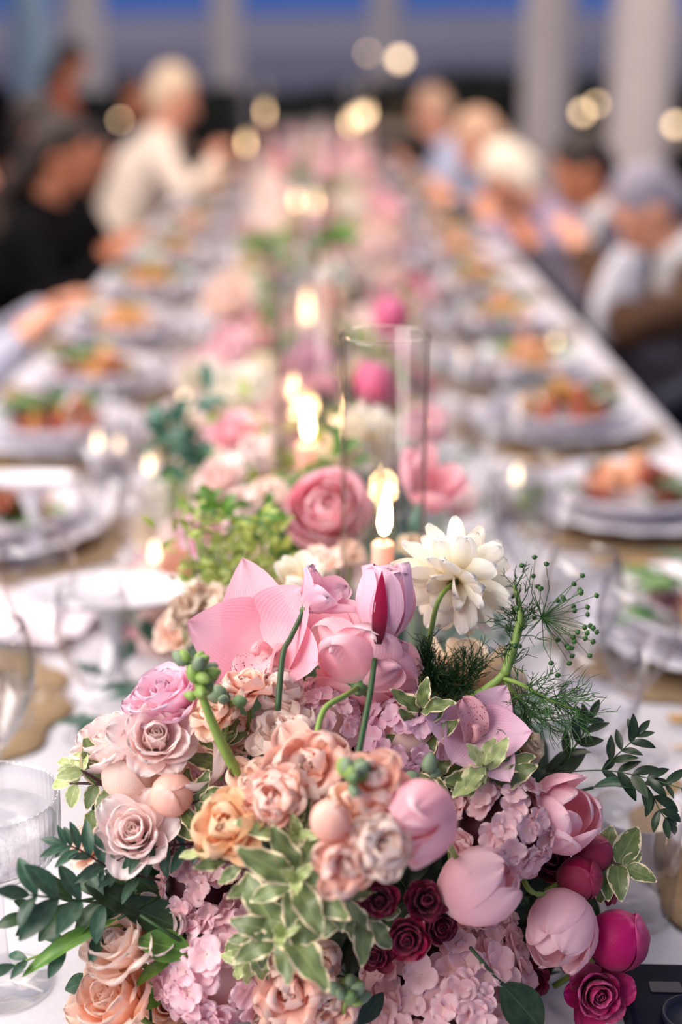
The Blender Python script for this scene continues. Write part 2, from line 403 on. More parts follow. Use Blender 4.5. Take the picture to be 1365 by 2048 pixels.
def P_rose(seed, open_=0.5):
    r = random.Random(seed); o = []
    for i in range(6):   # tight heart
        t = i / 6; o.append(petal(L=0.95 + 0.06 * t, Wd=0.30 + 0.10 * t, p0=0.25 + 0.25 * t, p1=-0.25, Rc=0.13 + 0.10 * t, r0=0.01, ang=i * 2.4, ph=i, reflex=0.25, nu=6, nv=6))
    ring(o, 5, r, 0.2, L=1.02, Wd=0.46, p0=0.75, p1=-0.35, Rc=0.34, reflex=0.5, ruf=0.03)
    ring(o, 6, r, 0.7, L=1.10, Wd=0.52, p0=1.05, p1=-0.35 + 0.3 * open_, Rc=0.48, reflex=0.7, ruf=0.035, nu=8)
    ring(o, 6, r, 0.1, L=1.20, Wd=0.58, p0=1.25, p1=-0.25 + 0.6 * open_, Rc=0.62, reflex=0.9, ruf=0.045, nu=8, nv=8)
    ring(o, 6, r, 0.5, L=1.25, Wd=0.62, p0=1.45, p1=0.0 + 0.9 * open_, Rc=0.8, reflex=0.9, ruf=0.06, nu=8, nv=8)
    return [('petal', m) for m in o] + [('calyx', calyx())], 0.5
def P_ranunculus(seed, open_=0.3):
    r = random.Random(seed); o = []
    n = [4, 5, 6, 7, 8, 8]
    for k in range(6):
        R = 0.22 + 0.13 * k; top = -1.35 + 0.30 * k + (0.5 * open_ if k > 3 else 0)
        ring(o, n[k], r, k * 0.5, 0.08, L=R * (1.5 - top) * 0.98, Wd=0.26 + 0.09 * k, p0=1.5, p1=top, Rc=R * 1.05, z0=0.55 - R * 0.62, reflex=0.15 if k < 5 else 0.5, ruf=0.015 + 0.006 * k, nu=7, nv=5)
    o.append(lathe([(0.0, 0.62), (0.10, 0.60), (0.14, 0.5), (0.1, 0.4)], 8))
    L = [('petal', m) for m in o[:-1]]
    return L + [('calyx', calyx(0.12, 5, 0.35, 1.5, 1.2))], 0.5
def P_openranunculus(seed):
    r = random.Random(seed); o = []
    ring(o, 5, r, 0.1, L=0.85, Wd=0.46, p0=1.1, p1=-0.5, Rc=0.5, ruf=0.03, nu=8)
    ring(o, 5, r, 0.6, 0.2, L=1.10, Wd=0.56, p0=1.35, p1=0.1, Rc=0.7, ruf=0.09, reflex=0.5, nu=10, nv=8)
    ring(o, 5, r, 0.2, 0.2, L=1.20, Wd=0.60, p0=1.5, p1=0.55, Rc=0.9, ruf=0.11, reflex=0.6, nu=10, nv=8, notch=0.10)
    ring(o, 4, r, 0.8, 0.2, L=0.95, Wd=0.46, p0=1.7, p1=1.0, Rc=0.8, ruf=0.11, reflex=0.4, nu=10, nv=8, notch=0.10)
    return [('petal', m) for m in o] + [('calyx', calyx(0.13, 5, 0.3, 1.5, 1.4))], 0.4
def P_dahlia(seed):
    r = random.Random(seed); o = []
    ring(o, 8, r, 0.1, L=0.55, Wd=0.16, p0=0.3, p1=-0.1, Rc=0.22, uc=0.55, bw=0.4, nu=6, nv=4)
    ring(o, 9, r, 0.4, L=0.78, Wd=0.20, p0=0.7, p1=0.3, Rc=0.26, uc=0.55, bw=0.4, nu=7, nv=4)
    ring(o, 13, r, 0.1, L=0.95, Wd=0.20, p0=1.1, p1=0.7, Rc=0.30, uc=0.55, bw=0.4, ruf=0.03, nu=7, nv=4)
    ring(o, 15, r, 0.3, L=1.05, Wd=0.22, p0=1.5, p1=1.1, Rc=0.34, uc=0.55, bw=0.4, reflex=0.3, ruf=0.04)
    ring(o, 15, r, 0.0, L=1.10, Wd=0.23, p0=1.95, p1=1.55, Rc=0.36, uc=0.55, bw=0.4, reflex=0.3, ruf=0.04)
    ring(o, 12, r, 0.2, L=0.98, Wd=0.23, p0=2.4, p1=1.95, Rc=0.40, uc=0.55, bw=0.4, reflex=0.3, ruf=0.04)
    ring(o, 5, r, 0.6, L=0.62, Wd=0.24, p0=2.7, p1=2.5, Rc=0.40, uc=0.55, bw=0.4, ruf=0.04)
    return [('petal', m) for m in o] + [('calyx', calyx(0.12, 6, 0.22, 2.5, 2.9))], 0.05
def P_tulip(seed, open_=0.0):
    """a nodding, still closed cup of a few broad petals"""
    r = random.Random(seed); o = []
    ring(o, 3, r, 0.3, 0.06, L=1.75, Wd=0.55, p0=1.35, p1=-0.75 + open_, Rc=0.5, uc=0.55, reflex=0.2, ruf=0.03, nu=9, nv=7)
    ring(o, 4, r, 0.9, 0.08, L=1.85, Wd=0.66, p0=1.5, p1=-0.62 + open_, Rc=0.62, uc=0.5, reflex=0.35, ruf=0.04, nu=10, nv=8)
    ring(o, 3, r, 0.2, 0.10, L=1.55, Wd=0.62, p0=1.55, p1=-0.38 + open_, Rc=0.66, uc=0.5, reflex=0.6, ruf=0.06, nu=10, nv=8)
    return [('petal', m) for m in o] + [('calyx', calyx(0.12, 5, 0.2, 1.6, 1.4))], 0.62
def P_lisianthus(seed, open_=0.3):
    r = random.Random(seed); o = []
    ring(o, 3, r, 0.3, 0.08, L=1.25, Wd=0.5, p0=0.85, p1=-0.35 + open_, Rc=0.45, uc=0.55, reflex=0.5, ruf=0.06, nu=9, nv=8)
    ring(o, 5, r, 0.9, 0.10, L=1.45, Wd=0.58, p0=1.05, p1=-0.1 + open_, Rc=0.6, uc=0.55, reflex=0.8, ruf=0.09, nu=9, nv=8)
    return [('petal', m) for m in o] + [('calyx', calyx(0.12, 5, 0.5, 0.9, 0.5))], 0.6
def P_stock(seed):
    r = random.Random(seed); o = []
    ring(o, 4, r, 0.3, 0.22, L=0.62, Wd=0.34, p0=0.1, p1=0.1, Rc=0.25, ruf=0.14, rk=2.2, nu=7, nv=7)
    ring(o, 5, r, 0.9, 0.22, L=0.80, Wd=0.42, p0=0.5, p1=0.4, Rc=0.6, ruf=0.17, rk=2, nu=7, nv=7, notch=0.15)
    ring(o, 6, r, 0.1, 0.20, L=0.95, Wd=0.50, p0=0.8, p1=1.0, Rc=0.9, ruf=0.18, rk=2, nu=7, nv=7, notch=0.2)
    ring(o, 6, r, 0.6, 0.20, L=1.02, Wd=0.54, p0=1.1, p1=1.6, Rc=1.0, ruf=0.16, rk=2, nu=7, nv=7, notch=0.2)
    return [('petal', m) for m in o] + [('calyx', calyx(0.14, 4, 0.4, 0.7, 0.3))], 0.3
def P_bud(seed):
    r = random.Random(seed); o = []
    for i in range(5): o.append(petal(L=2.10 + 0.05 * i, Wd=0.84, p0=1.5, p1=-1.80 + 0.05 * i, Rc=0.60 + 0.02 * i, uc=0.5, ang=i * 2.4, ph=i, ruf=0.02, nu=10, nv=8, z0=-0.01 * i))
    return [('petal', m) for m in o] + [('calyx', calyx(0.16, 5, 0.75, 1.5, 0.1))], 0.62
def P_orchid(seed):
    r = random.Random(seed); o = []
    for a, s in ((PI / 2, 1.05), (PI / 2 + 2.15, 1.0), (PI / 2 - 2.15, 1.0)):
        o.append(('sepal', petal(L=1.15 * s, Wd=0.50, p0=1.0, p1=1.1, Rc=0.7, shape='point', ang=a, ruf=0.02, rk=1, nu=11, nv=8, reflex=-0.3)))
    for a in (PI / 2 + 1.1, PI / 2 - 1.1):
        o.append(('petal', petal(L=1.10, Wd=0.58, p0=0.9, p1=1.0, Rc=0.75, shape='point', ang=a, ruf=0.03, rk=1, nu=11, nv=8, reflex=-0.4)))
    return o, 0.2
def orchid_lip():
    m = [petal(L=0.85, Wd=0.34, p0=0.35, p1=1.3, Rc=0.30, uc=0.6, bw=0.5, ang=-PI / 2, reflex=0.8, ruf=0.06, rk=2, nu=10, nv=10)]
    return merge(m, 'lip')
def hyd_floret(seed):
    r = random.Random(seed); o = []
    for i in range(4):
        o.append(petal(L=1.0 + r.uniform(-.1, .1), Wd=0.56, p0=1.0 + r.uniform(-.2, .2), p1=1.45 + r.uniform(-.3, .2), Rc=1.3, uc=0.55, bw=0.25, ang=i * PI / 2 + r.uniform(-.15, .15), ruf=0.13, rk=1.5, ph=r.uniform(0, 6), nu=5, nv=4))
    o.append(lathe([(0, 0.10), (0.07, 0.06), (0.08, 0.0)], 6))
    return merge(o, 'floret')

PROTO = {}
def proto(kind):
    if kind not in PROTO:
        k, s = kind.rsplit('_', 1)[0], int(kind.rsplit('_', 1)[1]); r = {'rose': lambda: P_rose(s, 0.35 + 0.3 * (s % 3)), 'ran': lambda: P_ranunculus(s), 'openran': lambda: P_openranunculus(s),
             'dahlia': lambda: P_dahlia(s), 'tulip': lambda: P_tulip(s, -0.38), 'cup': lambda: P_tulip(s, 0.45), 'lis': lambda: P_lisianthus(s, 0.5), 'lisclosed': lambda: P_lisianthus(s, -0.75),
             'stock': lambda: P_stock(s), 'bud': lambda: P_bud(s), 'orchid': lambda: P_orchid(s)}[k]()
        zs = [w.co.z for _, m in r[0] for w in m.vertices if _ != 'calyx']; rad = max(w.co.xy.length for _, m in r[0] for w in m.vertices if _ != 'calyx')
        PROTO[kind] = (r[0], (min(zs) + max(zs)) / 2, max(rad * 0.97, (max(zs) - min(zs)) * 0.5))
    return PROTO[kind]
STEMS = {}
def stem_mesh(i):
    if i not in STEMS:
        r = random.Random(i); b = Vector((r.uniform(-.3, .3), r.uniform(-.3, .3), -1.5))
        STEMS[i] = tube(smoothpts([(0, 0, -0.08), (0, 0, -0.7), b], 6), 0.075, 0.075, 6, name='stem')
    return STEMS[i]
def bloom_at(kind, c, diam, ax, mat, name, label, cat='flower', group=None, spin=None, stem='stem_green', stem_path=None, squash=1.0, R=1.15, whole=False):
    parts, zc, R = proto(kind); s = diam / 2 / R
    ax = Vector(ax).normalized(); q = ax.to_track_quat('Z', 'Y') @ Quaternion((0, 0, 1), rnd.uniform(0, 6.28) if spin is None else spin)
    t = thing(name, label, cat, Vector(c) - ax * (zc * s * squash), group)
    t.rotation_mode = 'QUATERNION'; t.rotation_quaternion = q; t.scale = (s, s, s * squash)
    M = MATS
    if whole:
        key = kind + '#whole'
        if key not in PROTO: PROTO[key] = merge([m for n, m in parts if n != 'calyx'], 'bloom')
        obj('petals', PROTO[key], M[mat], t)
    else:
        for n, m in parts:
            if n != 'calyx': obj(n, m, M[mat], t)
    if stem_path:
        inv = Matrix.LocRotScale(t.location, q, t.scale).inverted()
        pts = [inv @ p for p in smoothpts([t.location] + stem_path, 14)]
        st = obj('stem', tube(pts, 0.0016 / s, 0.0021 / s, 8, name='stem'), M[stem], t)
    elif not whole:
        st = obj('stem', stem_mesh(rnd.randrange(6)), M[stem], t)
    if not whole:
        for n, m in parts:
            if n == 'calyx': obj(n, m, M['sepal'], st)
    return t

# leaves ------------------------------------------------------------------
def leafmesh(Wd=0.2, fold=0.25, curl=0.4, wav=0.0, wk=4, seed=0, nu=8, nv=4, blunt=1.0, base=0.12):
    r = random.Random(seed); v, f, uv = [], [], []; p = Vector((0, 0, 0)); ang = 0.15; ph = r.uniform(0, 6)
    for i in range(nu + 1):
        u = i / nu
        w = Wd * max(0.0, sin(PI * min(1, (u * 0.97 + 0.015) ** blunt))) ** 0.9 + 0.006 if u > base * 0.3 else 0.012
        a = ang - curl * u
        d = Vector((0, cos(a), sin(a))); n = Vector((0, -sin(a), cos(a)))
        for j in range(nv + 1):
            t = -1 + 2 * j / nv
            z = abs(t) * w * fold + wav * abs(t) * w * sin(wk * u * PI * 2 + ph + (1.3 if t > 0 else 0)) * (0 if u in (0,) else 1)
            ww = w * (1 + (0.22 * wav * sin(wk * 1.7 * u * 6.28 + ph * 2 + t) if abs(t) == 1 else 0))
            v.append(p + Vector((t * ww, 0, 0)) + n * z); uv.append((0.5 + 0.5 * t, u))
        p = p + d / nu
    for i in range(nu):
        for j in range(nv):
            a = i * (nv + 1) + j; f.append((a, a + 1, a + nv + 2, a + nv + 1))
    return pydata('leaf', v, f, uv)
LEAF = {
    'pitt': [leafmesh(0.21, 0.18, 0.3 + 0.4 * (i % 3), 0.38, 2.2, i, 12, 6, 0.8) for i in range(5)],
    'ruscus': [leafmesh(0.19, 0.22, 0.3 + 0.3 * i, 0.05, 2, i, 9, 4) for i in range(4)],
    'jas': [leafmesh(0.17, 0.25, 0.2 + 0.35 * i, 0.0, 2, i, 7, 4, 0.9) for i in range(4)],
    'blunt': [leafmesh(0.27, 0.15, 0.5 + 0.3 * i, 0.10, 6, i, 10, 6, 0.75 + 1.0 * 0) for i in range(3)],
}
def sprig(name, label, pts, kind, mat, n, size, cat='leaf sprig', group=None, stem='stem_dark', sr=0.0012, tipmat=None, spread=1.0, pair=True, seed=0, start=0.1, nrm=None, rosette=0):
    """a stem through pts with leaves along it; each leaf a part"""
    r = random.Random(seed); P = smoothpts(pts, 24); base = P[0]
    t = thing(name, label, cat, base, group); M = MATS
    obj('stem', tube([p - base for p in P], sr, sr * 0.5, 6, name='stem'), M[stem], t)
    nrm = Vector(nrm) if nrm else -fw + Vector((0, 0, 0.7))
    for i in range(n if rosette else 0):
        u = start + (1 - start) * (i + 0.5) / n; p = P[min(int(u * 24), 24)]; nn = nrm.normalized(); e1 = nn.cross(Vector((0, 0, 1))).normalized(); e2 = nn.cross(e1); a0 = r.uniform(0, 6)
        for k in range(rosette):
            a = a0 + 2 * PI * k / rosette + r.uniform(-.25, .25); d = e1 * cos(a) + e2 * sin(a) + nn * r.uniform(0.05, 0.5)
            obj('leaf', r.choice(LEAF[kind]), M[mat], t, orient(p - base + nn * 0.004, d, nn + Vector((r.uniform(-.3, .3), r.uniform(-.3, .3), r.uniform(-.2, .3))), size * r.uniform(0.7, 1.15)))
        for k in range(3):
            a = a0 + 2.1 * k; obj('leaf', r.choice(LEAF[kind]), M['green_tip'], t, orient(p - base + nn * 0.008, e1 * cos(a) + e2 * sin(a) + nn * 1.4, nn, size * 0.42))
    if rosette: return t
    for i in range(n):
        u = start + (1 - start) * (i + 0.5) / n; k = min(int(u * 24), 23); p = P[k].lerp(P[k + 1], u * 24 - k)
        tg = (P[k + 1] - P[k]).normalized(); side = tg.cross(nrm).normalized()
        for sgn in ((1, -1) if pair else ((1,) if i % 2 else (-1,))):
            a = spread * r.uniform(0.55, 1.05)
            d = tg * cos(a) + side * sgn * sin(a) + nrm.normalized() * r.uniform(-0.35, 0.45)
            nn = nrm + Vector((r.uniform(-.5, .5), r.uniform(-.5, .5), r.uniform(-.3, .5)))
            s = size * r.uniform(0.75, 1.15) * (1.0 if u < 0.75 else 0.75)
            obj('leaf', r.choice(LEAF[kind]), M[(tipmat if tipmat and u > 0.72 else mat)], t, orient(p - base, d, nn, s))
    d = (P[-1] - P[-2]).normalized()
    obj('leaf', r.choice(LEAF[kind]), M[tipmat or mat], t, orient(P[-1] - base, d, nrm, size * 0.75))
    return t
def lone_leaf(name, label, p0, p1, nrm, kind, mat, idx=0, width=1.0, cat='leaf', tail=0.03):
    p0, p1 = Vector(p0), Vector(p1); t = thing(name, label, cat, p0); d = p1 - p0
    m = orient(Vector((0, 0, 0)), d, nrm, d.length) @ Matrix.Diagonal((width, 1, 1, 1))
    obj('blade', LEAF[kind][idx], MATS[mat], t, m)
    obj('stalk', tube([Vector((0, 0, 0)), -d.normalized() * tail], 0.0011, 0.0013, 6, name='stalk'), MATS['stem_dark'], t)
    return t
# ------------------------------------------------------------------ ground, far country, draped poles
plain('ground_dark', '#2c2622', 0.9, 0.2, 3)
plain('hill', '#b9a9aa', 1.0, 0.12, 0.02)
plain('field', '#94878c', 1.0, 0.1, 0.1)
plain('hedge_leaf', '#12160f', 0.8, 0.3, 5)
plain('drape', '#d2c6c0', 0.9, 0.05, 6)
plain('drape_teal', '#8fa5b4', 0.9, 0.05, 6)
T = 0.75
fl = struct(obj('floor', pydata('floor', [(-14, -2, 0), (14, -2, 0), (14, 13, 0), (-14, 13, 0)], [(0, 1, 2, 3)]), MATS['ground_dark']))
fl['label'] = 'dark terrace floor under the long banquet table'
gv = [(-300, 13, -0.02), (300, 13, -0.02), (300, 260, -0.02), (-300, 260, -0.02)]
g = struct(obj('ground', pydata('ground', gv, [(0, 1, 2, 3)]), MATS['field'])); g['label'] = 'dusky open field beyond the terrace'
v, f = [], []
r = random.Random(3)
for i in range(61):
    x = -220 + 440 * i / 60; h = 5.2 + 1.3 * noise.noise(Vector((x * 0.012, 3, 0))) + 0.5 * noise.noise(Vector((x * 0.06, 9, 0)))
    for k, (dy, s) in enumerate(((0, 0), (18, 0.7), (40, 1.0), (90, 0.0))):
        v.append((x, 190 + dy, max(-0.5, h * s)))
for i in range(60):
    for k in range(3): a = i * 4 + k; f.append((a, a + 4, a + 5, a + 1))
h = struct(obj('hills', pydata('hills', v, f), MATS['hill'])); h['label'] = 'low purple-grey hills along the horizon under the dusk sky'
def hedge(name, label, x0, x1, y, hgt, dep, seed):
    r = random.Random(seed); t = thing(name, label, 'hedge', ((x0 + x1) / 2, y, 0)); n = int((x1 - x0) * 420); vv, ff = [], []
    L = x1 - x0
    for i in range(n):
        px, py = r.uniform(-L / 2, L / 2), r.uniform(-dep / 2, dep / 2); hh = hgt * (0.86 + 0.14 * noise.noise(Vector((px * 0.8, seed, 0))))
        pz = hh * (1 - r.random() ** 2 * 0.95); q = Vector((r.uniform(-1, 1), r.uniform(-1, 1), r.uniform(-1, 1))).normalized(); a = q.orthogonal().normalized() * 0.07; b = q.cross(a).normalized() * 0.045
        k = len(vv); c = Vector((px, py, pz)); vv += [c - a, c + b, c + a, c - b]; ff.append((k, k + 1, k + 2, k + 3))
    lo = obj('foliage', pydata('foliage', vv, ff), MATS['hedge_leaf'], t); lo['kind'] = 'stuff'
    obj('core', boxmesh(L, dep * 0.8, hgt * 0.86, 0.1, hgt * 0.43), MATS['hedge_leaf'], t)
hedge('hedge', 'long dark clipped hedge closing the terrace behind the guests', -9, 9, 12.2, 1.12, 0.9, 1)
hedge('hedge', 'taller dark hedge behind the man in black at the right', 0.9, 2.6, 11.2, 1.28, 0.6, 2)
def pole(px, wpx, d, label, mat, z1=4.2, z0=0.0):
    c = at(px, 100, d); R = wpx / F * d / 2
    t = thing('draped_pole', label, 'pole', (c.x, c.y, 0))
    prof = [(R * 1.25, 0.0), (R * 1.15, 0.25)] + [(R, 0.6 + i * (z1 - 0.6) / 8) for i in range(9)]
    dr = obj('drape', lathe(prof, 72, lambda th, rr, z, i: (rr * (1 + 0.07 * sin(12 * th + 0.4 * z) + 0.03 * sin(29 * th)), z)), MATS[mat], t)
    obj('tie_band', lathe([(R * 1.04, 1.75), (R * 1.10, 1.78), (R * 1.10, 1.83), (R * 1.04, 1.86)], 40), MATS[mat], dr)
    obj('core', lathe([(0.04, 0), (0.04, z1)], 14, close=True), MATS['steel'], t)
pole(1097, 96, 8.6, 'pale fabric-draped tent pole left of the widest right-hand pole', 'drape')
pole(1287, 122, 7.4, 'widest pale draped tent pole, above the grey-haired guest', 'drape')
pole(452, 58, 13.5, 'thin grey draped pole above the guest in cream', 'drape')
pole(770, 62, 14.5, 'thin grey draped pole above the far end of the table', 'drape')
pole(62, 70, 10, 'bluish draped pole at the far left behind the rust-coloured dress', 'drape_teal')
pole(165, 84, 12.6, 'grey draped pole second from the left above the rust-coloured dress', 'drape')

# ------------------------------------------------------------------ the long table
TX, TY0, TY1 = 0.60, 0.40, 7.6
tb = thing('banquet_table', 'long straight banquet table under white linen', 'table', (0, (TY0 + TY1) / 2, 0))
L = TY1 - TY0
m_ = boxmesh(2 * TX - 0.02, L - 0.02, 0.03, 0, T - 0.022); plain('table_wood', '#5a4030', 0.6, 0.2, 30); obj('tabletop', m_, MATS['table_wood'], tb)
for sx in (-1, 1):
    for k in range(4):
        obj('leg', boxmesh(0.05, 0.05, T - 0.03, 0, (T - 0.03) / 2), MATS['table_wood'], tb, Matrix.Translation((sx * (TX - 0.09), -L / 2 + 0.12 + k * (L - 0.24) / 3, 0)))
# the cloth: flat top, rounded edge, falling in folds
v, f = [], []
ny = 240; prof = [(1.0, 0.0)]
cols = [-TX, -TX + 0.02, -0.45, -0.3, -0.15, 0, 0.15, 0.3, 0.45, TX - 0.02, TX]
drop = [0.005, 0.03, 0.08, 0.14, 0.19, 0.225]
for j in range(ny + 1):
    y = TY0 + L * j / ny; row = []
    for d in reversed(drop): row.append((-1, d))
    row += [(0, x) for x in cols]
    for d in drop: row.append((1, d))
    for s, q in row:
        if s == 0: v.append((q, y, T + 0.0015))
        else: v.append((s * (TX + 0.006 + 0.09 * q * (1 + sin(y * 21 + s) * 0.8 + 0.5 * sin(y * 47))), y, T - q))
n = len(cols) + 2 * len(drop)
for j in range(ny):
    for i in range(n - 1): a = j * n + i; f.append((a, a + 1, a + n + 1, a + n))
tag(obj('tablecloth', pydata('cloth', v, f), MATS['linen']), 'white linen tablecloth falling in folds from the long table', 'tablecloth')

# ------------------------------------------------------------------ place settings
def scal(n, amp, r0): return lambda th, r, z, i: (r * (1 + amp * cos(n * th) * max(0, min(1, (r - r0) / 0.02))), z)
MAT_ME = lathe([(0.0, 0.0), (0.15, 0.0), (0.178, 0.0), (0.180, 0.002), (0.178, 0.004), (0.15, 0.004), (0.0, 0.004)], 128, scal(14, 0.035, 0.13))
PLATE_ME = lathe([(0.0, 0.0), (0.08, 0.0), (0.085, 0.004), (0.115, 0.012), (0.148, 0.022), (0.150, 0.0245), (0.146, 0.025), (0.11, 0.0165), (0.084, 0.009), (0.0, 0.008)], 128, scal(18, 0.022, 0.11))
BOWL_ME = lathe([(0.0, 0.0), (0.06, 0.0), (0.064, 0.006), (0.09, 0.018), (0.118, 0.036), (0.120, 0.038), (0.116, 0.039), (0.085, 0.024), (0.06, 0.013), (0.0, 0.012)], 96, scal(16, 0.018, 0.09))
plain('sal_leaf', '#4e7a2c', 0.4, 0.3, 20); plain('sal_dark', '#23481c', 0.4, 0.3, 20); plain('sal_red', '#93402c', 0.3, 0.2, 20)
plain('sal_orange', '#bd8244', 0.4, 0.2, 20); plain('sal_meat', '#d59a78', 0.5, 0.15, 20); plain('sal_bread', '#b98648', 0.7, 0.2, 40)
def wedge_me(seed):
    bm = bmesh.new(); bmesh.ops.create_icosphere(bm, subdivisions=2, radius=1)
    for w in bm.verts:
        w.co *= 1 + 0.25 * noise.noise(w.co * 1.3 + Vector((seed * 3.1, 0, 0))); w.co.z *= 0.7
    return from_bm(bm)
WEDGE = [wedge_me(i) for i in range(4)]
def salad(c, label, mix, seed, spread=0.065, h=0.05):
    r = random.Random(seed); t = thing('salad', label, 'salad', c, 'salads served at the place settings')
    for i in range(26):
        a = r.uniform(0, 6.28); q = spread * math.sqrt(r.random()); k = r.choice(mix); z = 0.008 + h * (1 - (q / spread) ** 1.5) * r.uniform(0.5, 1)
        p = Vector((q * cos(a), q * sin(a), z))
        if k in ('sal_leaf', 'sal_dark'):
            obj('leaf', r.choice(LEAF['blunt']), MATS[k], t, orient(p, (cos(a + r.uniform(-1, 1)), sin(a), 0.35), (r.uniform(-.4, .4), r.uniform(-.4, .4), 1), r.uniform(0.05, 0.075)))
        else:
            s = r.uniform(0.012, 0.02)
            obj({'sal_red': 'tomato', 'sal_orange': 'squash', 'sal_meat': 'shrimp', 'sal_bread': 'crouton'}[k], r.choice(WEDGE), MATS[k], t, Matrix.LocRotScale(p, Quaternion((r.random(), r.random(), r.random(), r.random())).normalized(), (s, s * 1.3, s)))
def goblet_me(h, rb, zb, rf=0.034, rim=0.86, seg=48, ribs=0, amp=0.0, th=0.0014):
    out = [(0.0, 0.003), (rf * 0.6, 0.003), (rf, 0.0012), (rf, 0.0), (0, 0)][::-1]
    prof = [(0.0, 0.0), (rf * 0.96, 0.0), (rf, 0.0012), (rf * 0.9, 0.0028), (rf * 0.3, 0.005), (0.0045, 0.012), (0.0034, zb * 0.5), (0.0042, zb - 0.006), (0.010, zb)]
    n = 12
    for i in range(1, n + 1):
        u = i / n; rr = rb * (sin(PI * (0.10 + 0.90 * u) * 0.62) / 1.0); rr = min(rr, rb) * (1 if u < 0.6 else 1 - (1 - rim) * ((u - 0.6) / 0.4) ** 1.5)
        prof.append((max(rr, 0.012), zb + (h - zb) * u ** 1.15))
    inner = [(max(a - th, 0.0), b + (th if b < h - 0.001 else 0)) for a, b in prof[9:]][::-1]
    prof += inner + [(0.0, zb + 0.004)]
    return lathe(prof, seg, (lambda t, r, z, i: (r * (1 + amp * cos(ribs * t)) if z > zb + 0.012 else r, z)) if ribs else None)
def coupe_me(h, rb, zb, rf, seg=240, ribs=60, amp=0.016):
    prof = [(0.0, 0.0), (rf * 0.97, 0.0), (rf, 0.0015), (rf * 0.95, 0.003), (rf * 0.4, 0.0045), (0.008, 0.009), (0.0048, 0.02), (0.004, zb * 0.55), (0.0055, zb - 0.006), (0.014, zb - 0.001)]
    for u, rr in ((0.03, 0.62), (0.08, 0.78), (0.18, 0.90), (0.32, 0.96), (0.5, 0.985), (0.75, 1.0), (0.97, 1.0), (1.0, 0.995)):
        prof.append((rb * rr, zb + (h - zb) * u))
    k = len(prof)
    for u, rr in ((0.97, 0.965), (0.75, 0.962), (0.5, 0.945), (0.32, 0.92), (0.2, 0.85), (0.14, 0.7), (0.1, 0.3), (0.095, 0.0)):
        prof.append((rb * rr, zb + (h - zb) * u))
    return lathe(prof, seg, lambda t, r, z, i: (r * (1 + (amp * abs(cos(ribs / 2 * t)) if 0.1 < (z - zb) / (h - zb) < 0.985 and i < k else 0)), z))
WINE_ME = goblet_me(0.172, 0.039, 0.062)
WATER_ME = goblet_me(0.150, 0.036, 0.045, 0.033, 0.92)
TUMBLER_ME = lathe([(0.0, 0.0), (0.028, 0.0), (0.031, 0.004), (0.034, 0.09), (0.0325, 0.0905), (0.030, 0.012), (0.0, 0.010)], 40)
def fill_me(r0, r1, r2, z0, z1, z2):
    return lathe([(0.0, z0), (r0, z0 + 0.002), (r1, z1), (r2, z2), (r2 * 0.98, z2 + 0.0006), (0.0, z2 + 0.0006)], 40)
def glass(me, name, c, label, drink=None, dl=None, group=None, mat='crystal', dm='drink_clear'):
    t = tag(obj(name, me, MATS[mat]), label, 'glass', group); t.location = c
    if drink: d = tag(obj('drink', drink, MATS[dm]), dl, 'drink', 'water standing in the stem glasses' if group else None); d.location = c
    return t
def fork_me(L=0.19):
    vs = []; ms = [tube([(0, -L / 2, 0.004), (0, 0, 0.006), (0, L * 0.25, 0.005)], 0.0035, 0.0025, 6)]
    for k in range(-1, 3): ms.append(tube([(0, L * 0.25, 0.005), ((k - 0.5) * 0.005, L * 0.33, 0.004), ((k - 0.5) * 0.005, L * 0.5, 0.006)], 0.0016, 0.001, 5))
    return merge(ms)
def knife_me(L=0.22):
    return merge([tube([(0, -L / 2, 0.004), (0, 0, 0.004)], 0.0042, 0.0036, 6), petal(L=L / 2, Wd=0.009, p0=PI / 2, p1=PI / 2, Rc=1, shape='point', nu=6, nv=2, z0=0.004, ang=PI / 2)])
FORK, KNIFE = fork_me(), knife_me()
def napkin_me(seed):
    r = random.Random(seed); v, f, uv = [], [], []
    for i in range(15):
        for j in range(9):
            x, y = (i / 14 - 0.5) * 0.13, (j / 8 - 0.5) * 0.22
            z = 0.006 + 0.010 * (0.5 + 0.5 * sin(i * 0.9 + 0.3 * sin(j * 0.7 + seed))) + 0.004 * noise.noise(Vector((x * 30, y * 20, seed)))
            v.append((x * (1 + 0.1 * sin(j * .7)), y, z)); uv.append((i / 14, j / 8))
    for i in range(14):
        for j in range(8): a = i * 9 + j; f.append((a, a + 9, a + 10, a + 1))
    return pydata('napkin', v, f, uv)
NAPKIN = [napkin_me(i) for i in range(3)]
plain('napkin_lilac', '#e4d6de', 0.9, 0.03, 200, bump=0.2)
WARM = ['sal_orange', 'sal_bread', 'sal_meat', 'sal_leaf']; GREEN = ['sal_leaf', 'sal_dark', 'sal_orange', 'sal_red', 'sal_meat']; RED = ['sal_red', 'sal_leaf', 'sal_bread', 'sal_red', 'sal_dark']
ORD = ['nearest', 'second', 'third', 'fourth', 'fifth', 'sixth', 'seventh', 'eighth', 'ninth', 'tenth', 'eleventh', 'twelfth']
